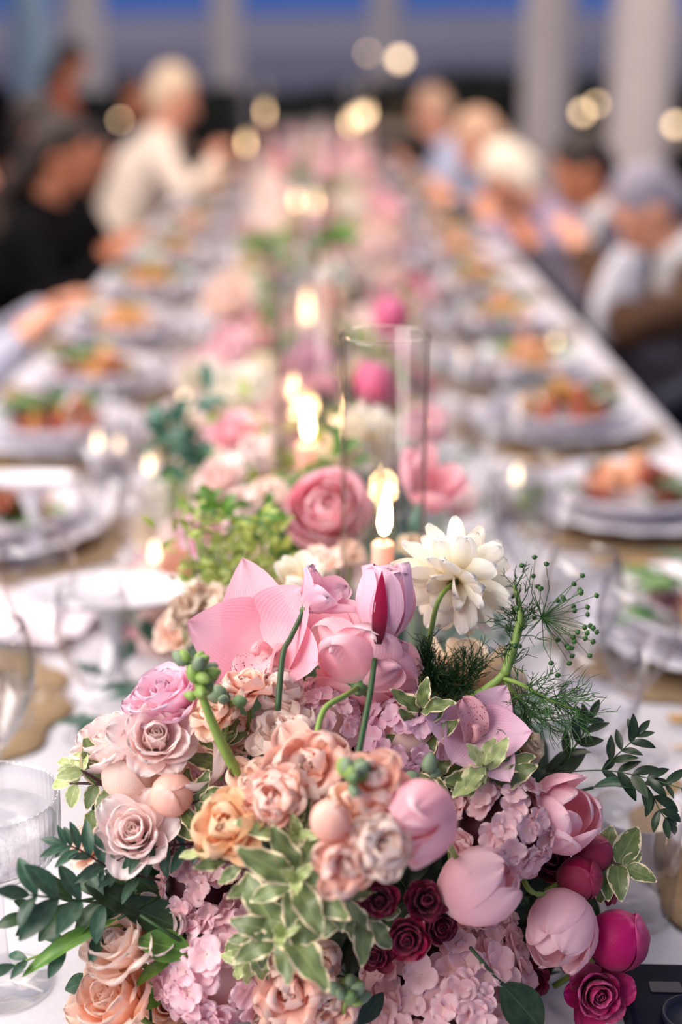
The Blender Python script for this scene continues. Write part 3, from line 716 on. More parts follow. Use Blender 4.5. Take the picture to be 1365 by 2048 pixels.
def setting(side, y, i, mix, x=0.415, sal=True, plate=True):
    sd = 'right' if side > 0 else 'left'; w = f'{ORD[i]} place setting along the {sd} side'
    tag(obj('placemat', MAT_ME, MATS['placemat']), f'taupe scalloped placemat at the {w}', 'placemat', 'scalloped taupe placemats').location = (side * x, y, T + 0.002)
    if plate:
        tag(obj('dinner_plate', PLATE_ME, MATS['china']), f'white scalloped dinner plate at the {w}', 'plate', 'scalloped white plates').location = (side * x, y, T + 0.0065)
        if sal:
            tag(obj('salad_bowl', BOWL_ME, MATS['china']), f'shallow white bowl on the scalloped plate, {w}', 'bowl', 'shallow salad bowls').location = (side * x, y, T + 0.015)
            kind = 'orange and green' if mix is WARM else ('leafy green and orange' if mix is GREEN else 'red and green')
            salad((side * x, y, T + 0.030), f'{kind} salad at the {w}', mix, int(y * 100) + i)
    fk = tag(obj('fork', FORK, MATS['brass']), f'slim brass fork at the {w}', 'fork', 'brass forks'); fk.location = (side * x, y - side * 0.195, T + 0.002); fk.rotation_euler = (0, 0, side * PI / 2)
    kn = tag(obj('knife', KNIFE, MATS['brass']), f'slim brass knife at the {w}', 'knife', 'brass knives'); kn.location = (side * x, y + side * 0.195, T + 0.002); kn.rotation_euler = (0, 0, side * PI / 2)
    gx = side * 0.235
    if i > 0 or side > 0:
        glass(WATER_ME, 'water_glass', (gx, y + 0.10, T + 0.002), f'clear water goblet at the {w}', fill_me(0.012, 0.033, 0.0345, 0.052, 0.085, 0.105), f'water in the goblet at the {w}', 'clear goblets along the table')
        glass(WINE_ME, 'wine_glass', (side * 0.285, y + 0.19, T + 0.002), f'clear wine glass at the {w}', None, None, 'clear wine glasses along the table')
RY = [0.985, 1.43, 1.86, 2.30, 2.68, 3.16, 3.62, 4.1, 4.6, 5.2, 5.9, 6.6]
LY = [1.27, 1.78, 2.24, 2.62, 3.06, 3.62, 4.15, 4.75, 5.4, 6.1, 6.8]
mr = [None, RED, GREEN, RED, WARM, WARM, WARM, WARM, WARM, GREEN, WARM, GREEN]
ml = [None, GREEN, RED, GREEN, WARM, WARM, WARM, WARM, GREEN, WARM, WARM]
for i, y in enumerate(RY): setting(1, y, i, mr[i], x=0.43 if i < 3 else 0.40, sal=i > 0)
for i, y in enumerate(LY): setting(-1, y, i, ml[i], x=0.43 if i < 2 else 0.42, sal=i > 0, plate=i > 0)
nk = tag(obj('napkin', NAPKIN[0], MATS['napkin_lilac']), 'folded pale napkin on the nearest right plate', 'napkin'); nk.location = (0.40, 1.00, T + 0.030); nk.rotation_euler = (0, 0, 0.5)
nk = tag(obj('napkin', NAPKIN[1], MATS['napkin_lilac']), 'pale lilac napkin lying by the near left placemat', 'napkin'); nk.location = (-0.36, 1.50, T + 0.004); nk.rotation_euler = (0, 0, 1.2)

# the oval footed dishes on the left
def footed(px, py, d, wpx, label, group=None, ratio=0.56):
    c = at(px, py, d); R = wpx / F * d / 2; zt = c.z; hh = zt - T - 0.002
    t = thing('footed_dish', label, 'dish', (c.x, c.y, T + 0.002), group)
    sq = lambda th, r, z, i: (r, z)
    m1 = lathe([(0.0, hh - 0.012), (R * 0.7, hh - 0.010), (R * 0.97, hh - 0.002), (R, hh), (R * 0.98, hh + 0.002), (R * 0.9, hh - 0.002), (0.0, hh - 0.004)], 64)
    m2 = lathe([(0.0, 0.0), (R * 0.5, 0.0), (R * 0.5, 0.004), (R * 0.2, 0.012), (0.010, 0.03), (0.009, hh * 0.6), (0.02, hh - 0.016), (R * 0.3, hh - 0.011)], 40)
    sc = Matrix.Diagonal((1, ratio, 1, 1))
    obj('dish', m1, MATS['china'], t, sc); obj('foot', m2, MATS['china'], t, sc)
footed(222, 1180, 1.40, 352, 'white oval footed dish at mid-left, nearest of the three')
footed(62, 955, 1.78, 190, 'white oval footed dish at the left edge, beside the second placemat')
footed(238, 620, 3.1, 200, 'white oval footed dish farthest along the left side')

# near glasses
gc = onz(9, 1968, T + 0.002)
COUPE = coupe_me(0.150, 0.0465, 0.094, 0.034)
glass(COUPE, 'coupe_glass', (gc.x, gc.y, T + 0.002), 'ribbed crystal coupe at the bottom left corner', lathe([(0.0, 0.1005), (0.030, 0.1025), (0.0395, 0.108), (0.0418, 0.120), (0.0425, 0.130), (0.042, 0.1305), (0.0, 0.1305)], 60), 'cloudy white drink in the ribbed coupe', None, 'ribbed_glass', 'cloudy')
g1 = at(-8, 1500, 1.20)
glass(WINE_ME, 'wine_glass', (g1.x, g1.y, T + 0.002), 'round stem glass half full of water, behind the ribbed coupe', fill_me(0.010, 0.033, 0.0375, 0.068, 0.085, 0.115), 'water half filling the round stem glass', None, 'ribbed_glass', 'drink_clear')
g2 = onz(1152, 1440, T + 0.002)
glass(WINE_ME, 'wine_glass', (g2.x, g2.y, T + 0.002), 'clear stem glass just right of the fennel umbel', fill_me(0.010, 0.033, 0.0375, 0.068, 0.085, 0.105), 'water in the stem glass beside the fennel umbel', None, 'ribbed_glass', 'drink_clear')
g3 = onz(1262, 1830, T + 0.002)
glass(TUMBLER_ME, 'tumbler', (g3.x, g3.y, T + 0.002), 'low clear tumbler behind the crimson roses at right', None, None)
for k, (px, py, d, me, lab) in enumerate([(190, 1330, 1.33, WATER_ME, 'clear goblet under the nearest footed dish'), (90, 1350, 1.42, WINE_ME, 'clear stem glass left of the nearest footed dish'),
        (300, 1130, 1.62, WATER_ME, 'clear goblet between the moss greenery and the left plates'), (210, 1090, 1.75, WINE_ME, 'clear stem glass behind the nearest footed dish'), (1030, 1120, 1.68, WATER_ME, 'clear goblet behind the white dahlia')]):
    c = at(px, py, d); glass(me, 'goblet', (c.x, c.y, T + 0.002), lab)

# dark case at the bottom right corner
cc = onz(1372, 2035, T + 0.012); t = thing('camera_case', 'dark navy rounded case lying at the bottom right corner', 'case', (cc.x, cc.y, T + 0.002)); t.rotation_euler = (0, 0, -0.05)
def slab(w, l, h, rad, bv, z0=0.0, n=8):
    out = []
    for ins, z in ((0, z0), (0, z0 + h - bv), (bv * 0.3, z0 + h - bv * 0.3), (bv, z0 + h)):
        loop = []
        for cx, cy_, a0 in ((1, 1, 0), (-1, 1, PI / 2), (-1, -1, PI), (1, -1, 1.5 * PI)):
            for k in range(n + 1):
                a = a0 + PI / 2 * k / n; loop.append((cx * (w / 2 - rad) + (rad - ins) * cos(a), cy_ * (l / 2 - rad) + (rad - ins) * sin(a), z))
        out.append(loop)
    m = len(out[0]); v = [q for lp in out for q in lp]; f = [tuple(range(m))[::-1], tuple(3 * m + k for k in range(m))]
    for i in range(3):
        for k in range(m): k2 = (k + 1) % m; f.append((i * m + k, i * m + k2, (i + 1) * m + k2, (i + 1) * m + k))
    return pydata('slab', v, f, None, False)
obj('body', slab(0.078, 0.15, 0.024, 0.016, 0.003), MATS['navy_case'], t, Matrix.Translation((0, -0.035, 0)))
obj('window', slab(0.022, 0.012, 0.0015, 0.002, 0.0005, 0.0235), MATS['navy_lens'], t, Matrix.Translation((-0.012, 0.012, 0)))
obj('lens_ring', lathe([(0.020, 0.024), (0.021, 0.028), (0.0185, 0.029), (0.017, 0.0255), (0.0, 0.0255)], 36), MATS['navy_lens'], t, Matrix.Translation((0.0, -0.02, 0)))

# ------------------------------------------------------------------ candles in tall glass chimneys
CH_ME = lambda R, h: lathe([(R, 0.0), (R, h * 0.5), (R, h * 0.985), (R + 0.0008, h - 0.0015), (R - 0.0008, h + 0.0006), (R - 0.0024, h - 0.001), (R - 0.0024, h * 0.5), (R - 0.0024, 0.0)], 56)
FL_ME = lathe([(0.0, 0.0), (0.0036, 0.003), (0.0056, 0.010), (0.0050, 0.020), (0.0030, 0.031), (0.0011, 0.040), (0.0, 0.043)], 16)
def candle(c, ztop, R, h, label, glabel, far=False, light=0.0, rc=0.011, lean=0.0, grp=None):
    """c: foot on the cloth; ztop: height of the candle above it"""
    t = thing('taper_candle', label, 'candle', c, 'pink taper candles' if grp else None)
    wx = obj('wax', lathe([(0.0, 0.0), (rc * 1.02, 0.0), (rc, ztop - 0.002), (rc * 0.75, ztop), (0.0, ztop - 0.002)], 24), MATS['candle_pink'], t)
    obj('wick', tube([(0, 0, ztop - 0.003), (0.001, 0, ztop + 0.010)], 0.0008, 0.0006, 5), MATS['wick_black'], wx)
    s = 1.35 if far else 1.0
    fl = obj('flame', FL_ME, MATS['flame_far' if far else 'flame'], t, Matrix.LocRotScale((0.0006, 0, ztop + 0.005), Quaternion((0, 1, 0), lean), (s, s, s)))
    if h:
        tag(obj('chimney_glass', CH_ME(R, h), MATS['glass']), glabel, 'candle glass', 'tall glass chimneys' if grp else None).location = (c[0], c[1], T + 0.0022)
    if light:
        l = bpy.data.lights.new('candle_light', 'POINT'); l.energy = light; l.color = (1, 0.62, 0.3); l.shadow_soft_size = 0.012
        lo = bpy.data.objects.new('candle_light', l); C.objects.link(lo); lo.parent = t; lo.location = (0, 0, ztop + 0.03)
def candle_px(px, pyf, d, **k):
    p = at(px, pyf, d); candle((p.x, p.y, T + 0.002), p.z - T - 0.002 - 0.02, **k)
candle_px(767, 1035, 1.10, R=0.0335, h=0.42, label='pink taper candle burning behind the closed lilac bloom', glabel='tall clear glass chimney around the nearest candle', light=0.35, rc=0.0088, lean=0.05)
candle_px(616, 850, 1.50, R=0.0320, h=0.40, label='pink taper candle burning behind the big pink ranunculus', glabel='tall clear glass chimney around the second candle', light=0.45, rc=0.0125, lean=-0.03)
candle_px(588, 812, 1.86, R=0.032, h=0.38, label='pink taper candle just left behind the second candle', glabel='clear glass chimney around the third candle', far=True, light=0.3, grp=1)
for k, (px, py, d) in enumerate([(614, 628, 2.5), (636, 516, 3.05), (592, 416, 3.6), (630, 410, 4.0), (640, 345, 4.6), (492, 291, 5.3), (530, 228, 6.3), (700, 250, 5.8), (735, 230, 6.6)]):
    w = ORD[k + 3]
    candle_px(px, py, d, R=0.034, h=0.40 if k < 5 else 0.46, label=f'blurred burning taper, {w} candle down the table', glabel=f'blurred glass chimney around the {w} candle down the table', far=True, light=0.0, grp=1)

# white napkin in the hand of the grey-haired guest
c = at(1236, 600, 3.42); v, f = [], []
for i in range(13):
    u = i / 12; w = 0.018 + 0.042 * sin(PI * min(1, 0.12 + 0.80 * u)) ** 0.8
    for k in range(24):
        th = 2 * PI * k / 24; q = w * (1 + 0.16 * sin(5 * th + 2 * u) * u)
        v.append((q * cos(th), 0.6 * q * sin(th), 0.12 - 0.23 * u + 0.008 * sin(3 * th) * u))
for i in range(12):
    for k in range(24): k2 = (k + 1) % 24; f.append((i * 24 + k, (i + 1) * 24 + k, (i + 1) * 24 + k2, i * 24 + k2))
f.append(tuple(range(24))); f.append(tuple(12 * 24 + k for k in range(24))[::-1])
nk = tag(obj('napkin', pydata('napkin', v, f), MATS['linen']), 'white napkin bunched in the hand of the grey-haired guest', 'napkin'); nk.location = c; nk.rotation_euler = (0.0, 0.25, 0.2)
HELD = c + Vector((0.0, 0.0, 0.10))

# globe lamps seen as soft discs over the other tables
def globe(px, py, d, rpx, label, base=T, mat='bulb', grp='globe lamps glowing in the distance', on='table'):
    c = at(px, py, d); R = rpx / F * d * 0.8
    t = thing('globe_lamp', label, 'lamp', (c.x, c.y, base), grp); hh = c.z - base
    bm = bmesh.new(); bmesh.ops.create_uvsphere(bm, u_segments=20, v_segments=12, radius=R); obj('globe', from_bm(bm), MATS[mat], t, Matrix.Translation((0, 0, hh)))
    obj('stem', lathe([(0.0, 0.0), (0.05, 0.0), (0.05, 0.008), (0.008, 0.02), (0.007, hh - R * 0.9), (R * 0.5, hh - R * 0.85), (0.0, hh - R * 0.8)], 16), MATS['brass'], t)
plain('lamp_linen', '#8e8074', 0.9, 0.05, 60)
for x, y, wx, wy, lab in ((-1.45, 8.95, 1.2, 1.2, 'square side table with lamps at left behind the guest in cream'), (1.85, 9.9, 1.6, 1.0, 'square side table with lamps behind the right-hand guests'), (0.25, 11.1, 1.2, 0.9, 'dark serving table across the far end')):
    t = thing('side_table', lab, 'table', (x, y, 0)); obj('tabletop', boxmesh(wx, wy, 0.04, 0.005, T - 0.02), MATS['lamp_linen'], t)
    for a in (-1, 1):
        for b in (-1, 1): obj('leg', boxmesh(0.05, 0.05, T - 0.04, 0, (T - 0.04) / 2), MATS['table_wood'], t, Matrix.Translation((a * (wx / 2 - .06), b * (wy / 2 - .06), 0)))
for px, py, d, rp, lab in [(269, 229, 8.3, 11, 'upper globe lamp of the cluster at left, behind the guest in cream'), (260, 258, 8.6, 10, 'lower globe lamp of the cluster at left'), (240, 240, 8.9, 6, 'dimmer globe lamp at the left of the left cluster'),
        (800, 118, 10.5, 12, 'single high globe lamp over the far end of the table'), (1166, 225, 9.1, 10, 'brighter globe lamp beside the pale draped pole'), (1194, 208, 9.6, 7.5, 'globe lamp partly behind its brighter neighbour at right'),
        (1352, 250, 9.2, 11, 'globe lamp at the right edge beyond the grey-haired guest'), (1062, 232, 9.4, 3.2, 'faint globe lamp left of the pale draped pole'), (30, 232, 8.5, 2.6, 'faint globe lamp at the far left'), (722, 232, 10.3, 14, 'brightest globe lamp in the middle at the end of the table'), (736, 106, 10.8, 5, 'dim globe lamp left of the high one')]:
    globe(px, py, d, rp, lab)
# added tea lights standing in for bright glints among the glasses
TL_ME = lathe([(0.0, 0.0), (0.019, 0.0), (0.021, 0.003), (0.022, 0.045), (0.0205, 0.0455), (0.0195, 0.006), (0.0, 0.005)], 32)
def added_tealight(px, py, d, label, s=1.0):
    p = at(px, py, d); z = T + 0.002
    tag(obj('added_votive', TL_ME, MATS['glass']), label + ', its glass cup', 'candle holder').location = (p.x, p.y, z)
    t = thing('added_tea_light', label, 'candle', (p.x, p.y, z + 0.0055)); h = max(0.012, p.z - z - 0.012)
    obj('wax', lathe([(0.0, 0.0), (0.016, 0.0), (0.016, h - 0.003), (0.0, h - 0.004)], 20), MATS['china'], t)
    obj('flame', FL_ME, MATS['added_flame'], t, Matrix.LocRotScale((0, 0, h - 0.003), None, (s, s, s * 0.6)))
for px, py, d, lab in [(309, 1108, 1.60, 'small added tea light left of the moss greenery'), (298, 932, 1.95, 'small added tea light beside the dark blue-green leaves'), (196, 884, 2.1, 'small added tea light by the second left salad'), (238, 890, 2.15, 'small added tea light right of the second left salad'),
        (369, 792, 2.4, 'small added tea light above the dark blue-green leaves'), (1034, 953, 1.95, 'small added tea light left of the nearest right salad'), (1112, 684, 3.0, 'small added tea light by the grey suit sleeve'), (846, 578, 3.5, 'small added tea light right of the hot pink bloom'), (929, 712, 2.7, 'small added tea light right of the tall chimney')]:
    added_tealight(px, py, d, lab, 1.0 if d > 1.5 else 0.6)
# ------------------------------------------------------------------ the near arrangement
def dm(px, py):
    return 0.945 - 0.085 * math.exp(-(((px - 670) / 300) ** 2 + ((py - 1720) / 240) ** 2)) + max(0, (1400 - py) / 1400) * 0.06
bm = bmesh.new(); bmesh.ops.create_icosphere(bm, subdivisions=4, radius=1)
for w in bm.verts:
    k = 1 + 0.06 * noise.noise(w.co * 4); w.co = Vector((w.co.x * 0.165 * k, w.co.y * 0.085 * k, max(-0.085, w.co.z * 0.115 * k)))
t = thing('flower_foam', 'dark mossy block that holds the near flower arrangement', 'foam block', (0.012, 0.945, T + 0.087))
obj('block', from_bm(bm), MATS['foam'], t)
obj('tray', lathe([(0.0, 0.0), (0.10, 0.0), (0.12, 0.012), (0.115, 0.012), (0.09, 0.004), (0, 0.004)], 40), MATS['foam'], t, Matrix.Translation((0, 0, -0.0865)) @ Matrix.Diagonal((1.5, 0.7, 1, 1)))

FG = [  # kind, px, py, diameter px, depth shift, axis (right, up, toward), material, label, extra
 ('dahlia_1', 914, 1160, 232, 0.02, (0.45, 0.42, -0.62), 'white', 'white double dahlia turned away on a bent green stem', dict(stem_path=[at(878, 1200, .955), at(858, 1290, .96), at(838, 1420, .98)], squash=1.0, R=1.12)),
 ('lis_1', 640, 1190, 136, -0.015, (0.62, 0.58, 0.22), 'mauve', 'mauve-pink ruffled cup bloom opening on a curved stem', dict(stem_path=[at(582, 1275, .935), at(566, 1310, .92), at(556, 1420, .90)], stem='stem_dark', R=1.2)),
 ('lisclosed_2', 769, 1203, 142, -0.025, (0.05, 0.97, 0.12), 'mauve', 'closed mauve bud-like bloom with a dark red slit, upright stem', dict(stem_path=[at(754, 1295, .925), at(740, 1390, .895), at(717, 1510, .868)], stem='stem_dark', R=1.15)),
 ('openran_1', 728, 1335, 236, 0.0, (0.16, 0.58, -0.62), 'ranunculus_pink', 'large pink ranunculus seen from behind with its bent stem', dict(stem_path=[at(690, 1392, .90), at(645, 1425, .885), at(628, 1520, .88)], R=1.2)),
 ('orchid_1', 520, 1290, 300, 0.005, (-0.35, 0.35, 0.70), 'orchid_pink', 'big pink orchid with a tall pointed petal at upper left', dict(spin=0.5, lip=1)),
 ('orchid_2', 955, 1468, 205, -0.005, (0.15, 0.45, 0.75), 'orchid_mauve', 'lilac orchid with a crimson-spotted lip at right', dict(spin=3.4, lip=1, R=1.15)),
 ('orchid_3', 650, 1275, 170, 0.035, (-0.1, 0.6, 0.55), 'orchid_pink', 'pale speckled orchid tucked behind the mauve cup bloom', dict(spin=1.2, lip=1, R=1.15)),
 ('rose_1', 335, 1392, 180, -0.01, (-0.30, 0.60, 0.35), 'mauve', 'mauve-pink garden rose at the upper left shoulder of the arrangement', {}),
 ('rose_2', 312, 1475, 175, -0.025, (0.10, 0.50, 0.75), 'blush', 'soft blush rose under the mauve-pink rose, centre showing', {}),
 ('rose_3', 228, 1490, 175, 0.0, (-0.45, 0.70, 0.30), 'blush', 'pale blush rose in profile at the left edge of the arrangement', {}),
 ('bud_1', 262, 1552, 112, -0.005, (-0.25, 0.55, 0.60), 'peach_pale', 'round pale peach bud above the dark twig', {}),
 ('cup_1', 392, 1530, 140, -0.005, (-0.35, 0.55, 0.62), 'blush', 'small blush cup bloom right of the soft blush rose', {}),
 ('bud_2', 345, 1588, 84, -0.02, (0.0, 0.3, 0.8), 'coral', 'small ribbed peach bud left of the orange blooms', {}),
 ('rose_4', 268, 1664, 165, -0.03, (-0.05, 0.45, 0.80), 'blush', 'open blush rose behind the dark leaf sprig at left', {}),
 ('rose_5', 172, 1690, 105, -0.012, (-0.55, 0.45, 0.50), 'peach_pale', 'small pale peach rose at the far left above the dark leaves', {}),
 ('rose_6', 330, 1690, 90, 0.01, (0.2, 0.3, 0.7), 'blush', 'small blush rose partly behind the open blush rose', {}),
 ('stock_1', 620, 1528, 145, -0.03, (0.0, 0.35, 0.80), 'coral', 'largest ruffled peach bloom at the centre of the arrangement', {}),
 ('stock_2', 560, 1455, 112, -0.015, (-0.2, 0.6, 0.6), 'peach_pale', 'ruffled pale peach bloom above left of the largest peach one', {}),
 ('stock_3', 548, 1598, 108, -0.04, (-0.25, 0.25, 0.85), 'coral', 'ruffled coral bloom below the largest peach one', {}),
 ('stock_1', 452, 1652, 130, -0.04, (-0.3, 0.35, 0.80), 'apricot', 'orange apricot ruffled bloom left of centre', {}),
 ('stock_2', 500, 1560, 90, -0.02, (-0.3, 0.5, 0.7), 'peach', 'small peach ruffled bloom between apricot and largest peach blooms', {}),
 ('stock_3', 566, 1372, 104, -0.01, (0.25, 0.70, 0.30), 'peach_pale', 'pale peach bloom with a yellow throat under the orchid', dict(stem_path=[at(596, 1430, .92), at(610, 1470, .93)])),
 ('stock_1', 490, 1370, 92, -0.02, (-0.1, 0.8, 0.3), 'coral', 'coral ruffled bloom at the foot of the tall orchid petal', {}),
 ('stock_2', 425, 1425, 88, -0.03, (-0.2, 0.6, 0.5), 'peach', 'peach ruffled bloom beside the green budding stem', {}),
 ('stock_3', 470, 1460, 84, 0.0, (0.1, 0.5, 0.7), 'peach', 'peach ruffled bloom right of the green budding stem', {}),
 ('stock_1', 748, 1560, 118, -0.07, (0.2, 0.6, 0.7), 'coral', 'blurred coral bloom right of the grey bud cluster', {}),
 ('bud_1', 662, 1640, 80, -0.065, (0.0, 0.6, 0.6), 'coral', 'blurred pale peach bud just above the variegated leaves', {}),
 ('stock_2', 690, 1728, 112, -0.06, (0.1, 0.1, 0.95), 'coral', 'coral bloom right of the variegated leaves', {}),
 ('stock_3', 772, 1690, 112, -0.07, (0.25, 0.3, 0.85), 'peach_pale', 'pale peach bloom under the front pink ranunculus', {}),
 ('stock_1', 700, 1600, 80, -0.05, (0.1, 0.6, 0.7), 'peach', 'little peach bloom behind the grey bud cluster', {}),
 ('tulip_2', 836, 1640, 150, -0.06, (-0.55, -0.30, 0.60), 'ranunculus_pink', 'front pink ranunculus, blurred, right of the centre', dict(stem_path=[at(905, 1700, .88), at(945, 1750, .93)])),
 ('tulip_1', 962, 1768, 146, -0.02, (0.62, 0.42, 0.35), 'pink', 'pale pink drooping tulip right of the dark red roses', dict(stem_path=[at(905, 1770, .95), at(900, 1690, .95), at(890, 1600, .95)], squash=1.1)),
 ('tulip_2', 1122, 1855, 134, -0.01, (-0.35, -0.62, 0.50), 'pink', 'mauve-pink drooping tulip with a thick green stem, lower right', dict(stem_path=[at(1066, 1785, .925), at(1040, 1730, .95)], squash=1.05)),
 ('tulip_3', 1128, 1628, 140, 0.0, (0.45, 0.35, 0.60), 'ranunculus_pink', 'upright deep-pink tulip at the right shoulder', {}),
 ('rose_1', 760, 1800, 74, -0.01, (-0.1, 0.1, 0.9), 'wine', 'dark red spray rose left of the twin crimson ones', {}),
 ('rose_2', 852, 1802, 92, -0.01, (0.15, 0.3, 0.9), 'wine', 'upper of the twin crimson spray roses at the centre', {}),
 ('rose_3', 815, 1878, 88, -0.015, (-0.1, 0.0, 0.95), 'crimson', 'lower of the twin crimson spray roses, brightest', {}),
 ('rose_4', 752, 1905, 84, 0.0, (-0.3, -0.2, 0.8), 'wine', 'dark red spray rose low beside the variegated leaves', {}),
 ('rose_5', 728, 1835, 70, 0.01, (-0.3, 0.0, 0.8), 'crimson', 'crimson spray rose half hidden by the variegated leaves', {}),
 ('rose_6', 880, 1850, 70, 0.01, (0.3, -0.1, 0.8), 'wine', 'dark red spray rose under the pale drooping tulip', {}),
 ('bud_2', 1160, 1756, 86, 0.0, (0.25, 0.3, 0.75), 'crimson', 'crimson rosebud under the deep-pink tulip', {}),
 ('bud_1', 1186, 1706, 76, 0.01, (0.45, 0.45, 0.4), 'crimson', 'crimson rosebud highest at the right edge', {}),
 ('rose_2', 1218, 1775, 74, 0.015, (0.65, 0.2, 0.4), 'crimson', 'crimson spray rose at right against the variegated sprig', {}),
 ('bud_2', 1236, 1878, 118, 0.0, (0.35, 0.55, 0.55), 'magenta', 'magenta rosebud beside the drooping mauve-pink tulip', {}),
 ('rose_4', 1196, 1986, 140, -0.005, (0.10, 0.0, 0.95), 'magenta', 'open magenta rose above the dark case', {}),
 ('rose_5', 1065, 1960, 74, 0.02, (0.1, -0.1, 0.9), 'wine', 'dark wine rose in the shade under the mauve-pink tulip', {}),
 ('rose_6', 1100, 1720, 80, 0.03, (0.1, 0.3, 0.8), 'wine', 'dark wine rose in the gap below the deep-pink tulip', {}),
 ('rose_1', 240, 1890, 165, -0.03, (-0.45, 0.60, 0.50), 'peach_pale', 'pale peach rose below the dark leaves at left', dict(squash=1.3)),
 ('rose_3', 232, 2000, 172, -0.025, (-0.40, 0.55, 0.60), 'peach', 'peach rose at the bottom left beside the coupe foot', dict(squash=1.3)),
 ('cup_3', 312, 1862, 125, -0.02, (-0.15, 0.45, 0.60), 'blush', 'blush cup bloom between the dark and the bright green leaf', {}),
 ('rose_5', 335, 2010, 120, 0.02, (0.0, 0.3, 0.8), 'peach', 'shaded peach rose at the bottom edge, left of the pink hydrangea', {}),
 ('stock_1', 580, 1985, 130, -0.04, (-0.1, 0.0, 0.95), 'coral', 'peach ruffled bloom at the bottom centre, yellow hearted', {}),
 ('stock_2', 655, 2010, 110, -0.04, (0.2, -0.1, 0.9), 'coral', 'coral ruffled bloom at the bottom, right of the yellow-hearted one', {}),
 ('stock_3', 575, 2050, 110, -0.03, (0.0, -0.3, 0.9), 'peach', 'peach ruffled bloom cut by the bottom edge', {}),
 ('stock_3', 640, 1925, 84, -0.02, (0.1, 0.1, 0.9), 'peach', 'small peach bloom under the variegated leaves', {}),
 ('cup_1', 942, 1325, 150, 0.06, (0.1, 0.75, -0.1), 'cream', 'cream rose cup standing behind the white dahlia', {}),
 ('bud_1', 1015, 1370, 78, 0.07, (0.5, 0.5, 0.2), 'cream', 'small cream bud behind the fennel stem', {}),
 ('rose_2', 1060, 1490, 84, 0.03, (0.5, 0.3, 0.4), 'cream', 'cream bloom in the shade right of the lilac orchid', {}),
 ('cup_2', 600, 1150, 100, 0.10, (-0.1, 0.6, 0.4), 'white', 'small white blurred bloom behind the mauve cup bloom', {}),
 ('rose_4', 700, 1290, 110, 0.06, (0.0, 0.8, 0.4), 'blush', 'pale blush bloom between the two mauve stems', {}),
]
LIP = orchid_lip()
for kind, px, py, dpx, dd, ax, mat, lab, ex in FG:
    d = dm(px, py) + dd; ex = dict(ex); lip = ex.pop('lip', 0); nm = {'dahlia': 'dahlia', 'lis': 'lisianthus', 'lisclosed': 'lisianthus', 'openran': 'ranunculus', 'orchid': 'orchid', 'rose': 'rose', 'bud': 'rosebud', 'cup': 'cup_bloom', 'stock': 'stock_bloom', 'tulip': 'tulip'}[kind.rsplit('_', 1)[0]]
    grp = {'stock_bloom': 'ruffled peach stock blooms', 'rose': 'garden roses in the near arrangement', 'rosebud': 'rosebuds in the near arrangement', 'tulip': 'drooping pink tulips', 'orchid': 'orchids in the near arrangement'}.get(nm)
    t = bloom_at(kind, at(px, py, d), dpx * (1.42 if nm == 'stock_bloom' else 1.16) / F * d, axis(ax), mat, nm, lab, 'bud' if nm == 'rosebud' else 'flower', grp, **ex)
    if 'slit' in lab:
        th = petal(L=2.0, Wd=0.13, p0=0, p1=0, Rc=0.5, shape='point', nu=8, nv=4); inv = t.rotation_quaternion.inverted()
        f_ = inv @ (-fw - rt * 0.15); s_ = t.scale.x
        zc_, R_ = PROTO[kind][1], PROTO[kind][2]; z = Vector((0, 0, 1)); n_ = (f_ - z * f_.dot(z)).normalized()
        mm = Matrix((n_, z.cross(n_), z)).transposed().to_4x4(); rad = 0.0
        for nme, me_ in PROTO[kind][0]:
            if nme == 'petal':
                for w_ in me_.vertices:
                    if abs(w_.co.z - zc_) < 0.3: rad = max(rad, w_.co.xy.dot(n_.xy))
        mm.translation = n_ * (rad * 1.0) + z * (zc_ - 0.62); obj('throat', th, MATS['crimson'], t, mm @ Matrix.Diagonal((1, 1, 0.62, 1)))
    if lip:
        obj('lip', LIP, MATS['orchid_lip'], t); obj('column', tube(smoothpts([(0, 0, 0), (0, 0.02, 0.3), (0, -0.12, 0.48)], 6), 0.05, 0.07, 8), MATS['orchid_lip'], t)

# hydrangea heads: many florets on a ball
HF = [hyd_floret(i) for i in range(4)]
def hydrangea(px, py, dpx, dd, mat, label, n=60, fr=0.23, seed=1):
    d = dm(px, py) + dd; R = dpx * 1.12 / F * d / 2; r = random.Random(seed); c = at(px, py, d + R / 2 / 1.0 * 0.5)
    t = thing('hydrangea', label, 'flower', c, 'hydrangea heads in the near arrangement')
    ax0 = (-fw + Vector((0, 0, 0.35))).normalized(); k = 0
    for i in range(int(n * 2.2)):
        z = 1 - 2 * (i + 0.5) / (n * 2.2); a = i * 2.39996; q = math.sqrt(1 - z * z); dr = Vector((q * cos(a), q * sin(a), z))
        if dr.dot(ax0) < -0.12: continue
        s = R * fr * r.uniform(0.85, 1.2); dr = (dr + Vector((r.uniform(-.42, .42), r.uniform(-.42, .42), r.uniform(-.42, .42)))).normalized()
        m = Matrix.LocRotScale(dr * R * r.uniform(0.82, 1.0), dr.to_track_quat('Z', 'Y') @ Quaternion((0, 0, 1), r.uniform(0, 6)), (s, s, s))
        obj('floret', r.choice(HF), MATS[mat], t, m)
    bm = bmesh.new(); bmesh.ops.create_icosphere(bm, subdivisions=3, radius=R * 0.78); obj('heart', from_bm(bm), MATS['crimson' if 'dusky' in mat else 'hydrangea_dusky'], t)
    obj('stem', tube([(0, 0, 0), tuple((fw * 0.8 - Vector((0, 0, 0.5))).normalized() * R * 1.5)], 0.004, 0.004, 6), MATS['stem_green'], t)
hydrangea(440, 1925, 225, 0.0, 'hydrangea_pink', 'bright pink hydrangea head at the bottom, left of centre', 70, 0.27, 1)
hydrangea(890, 1985, 300, 0.01, 'hydrangea_dusky', 'dusky pink hydrangea head at the bottom, right of centre', 95, 0.22, 2)
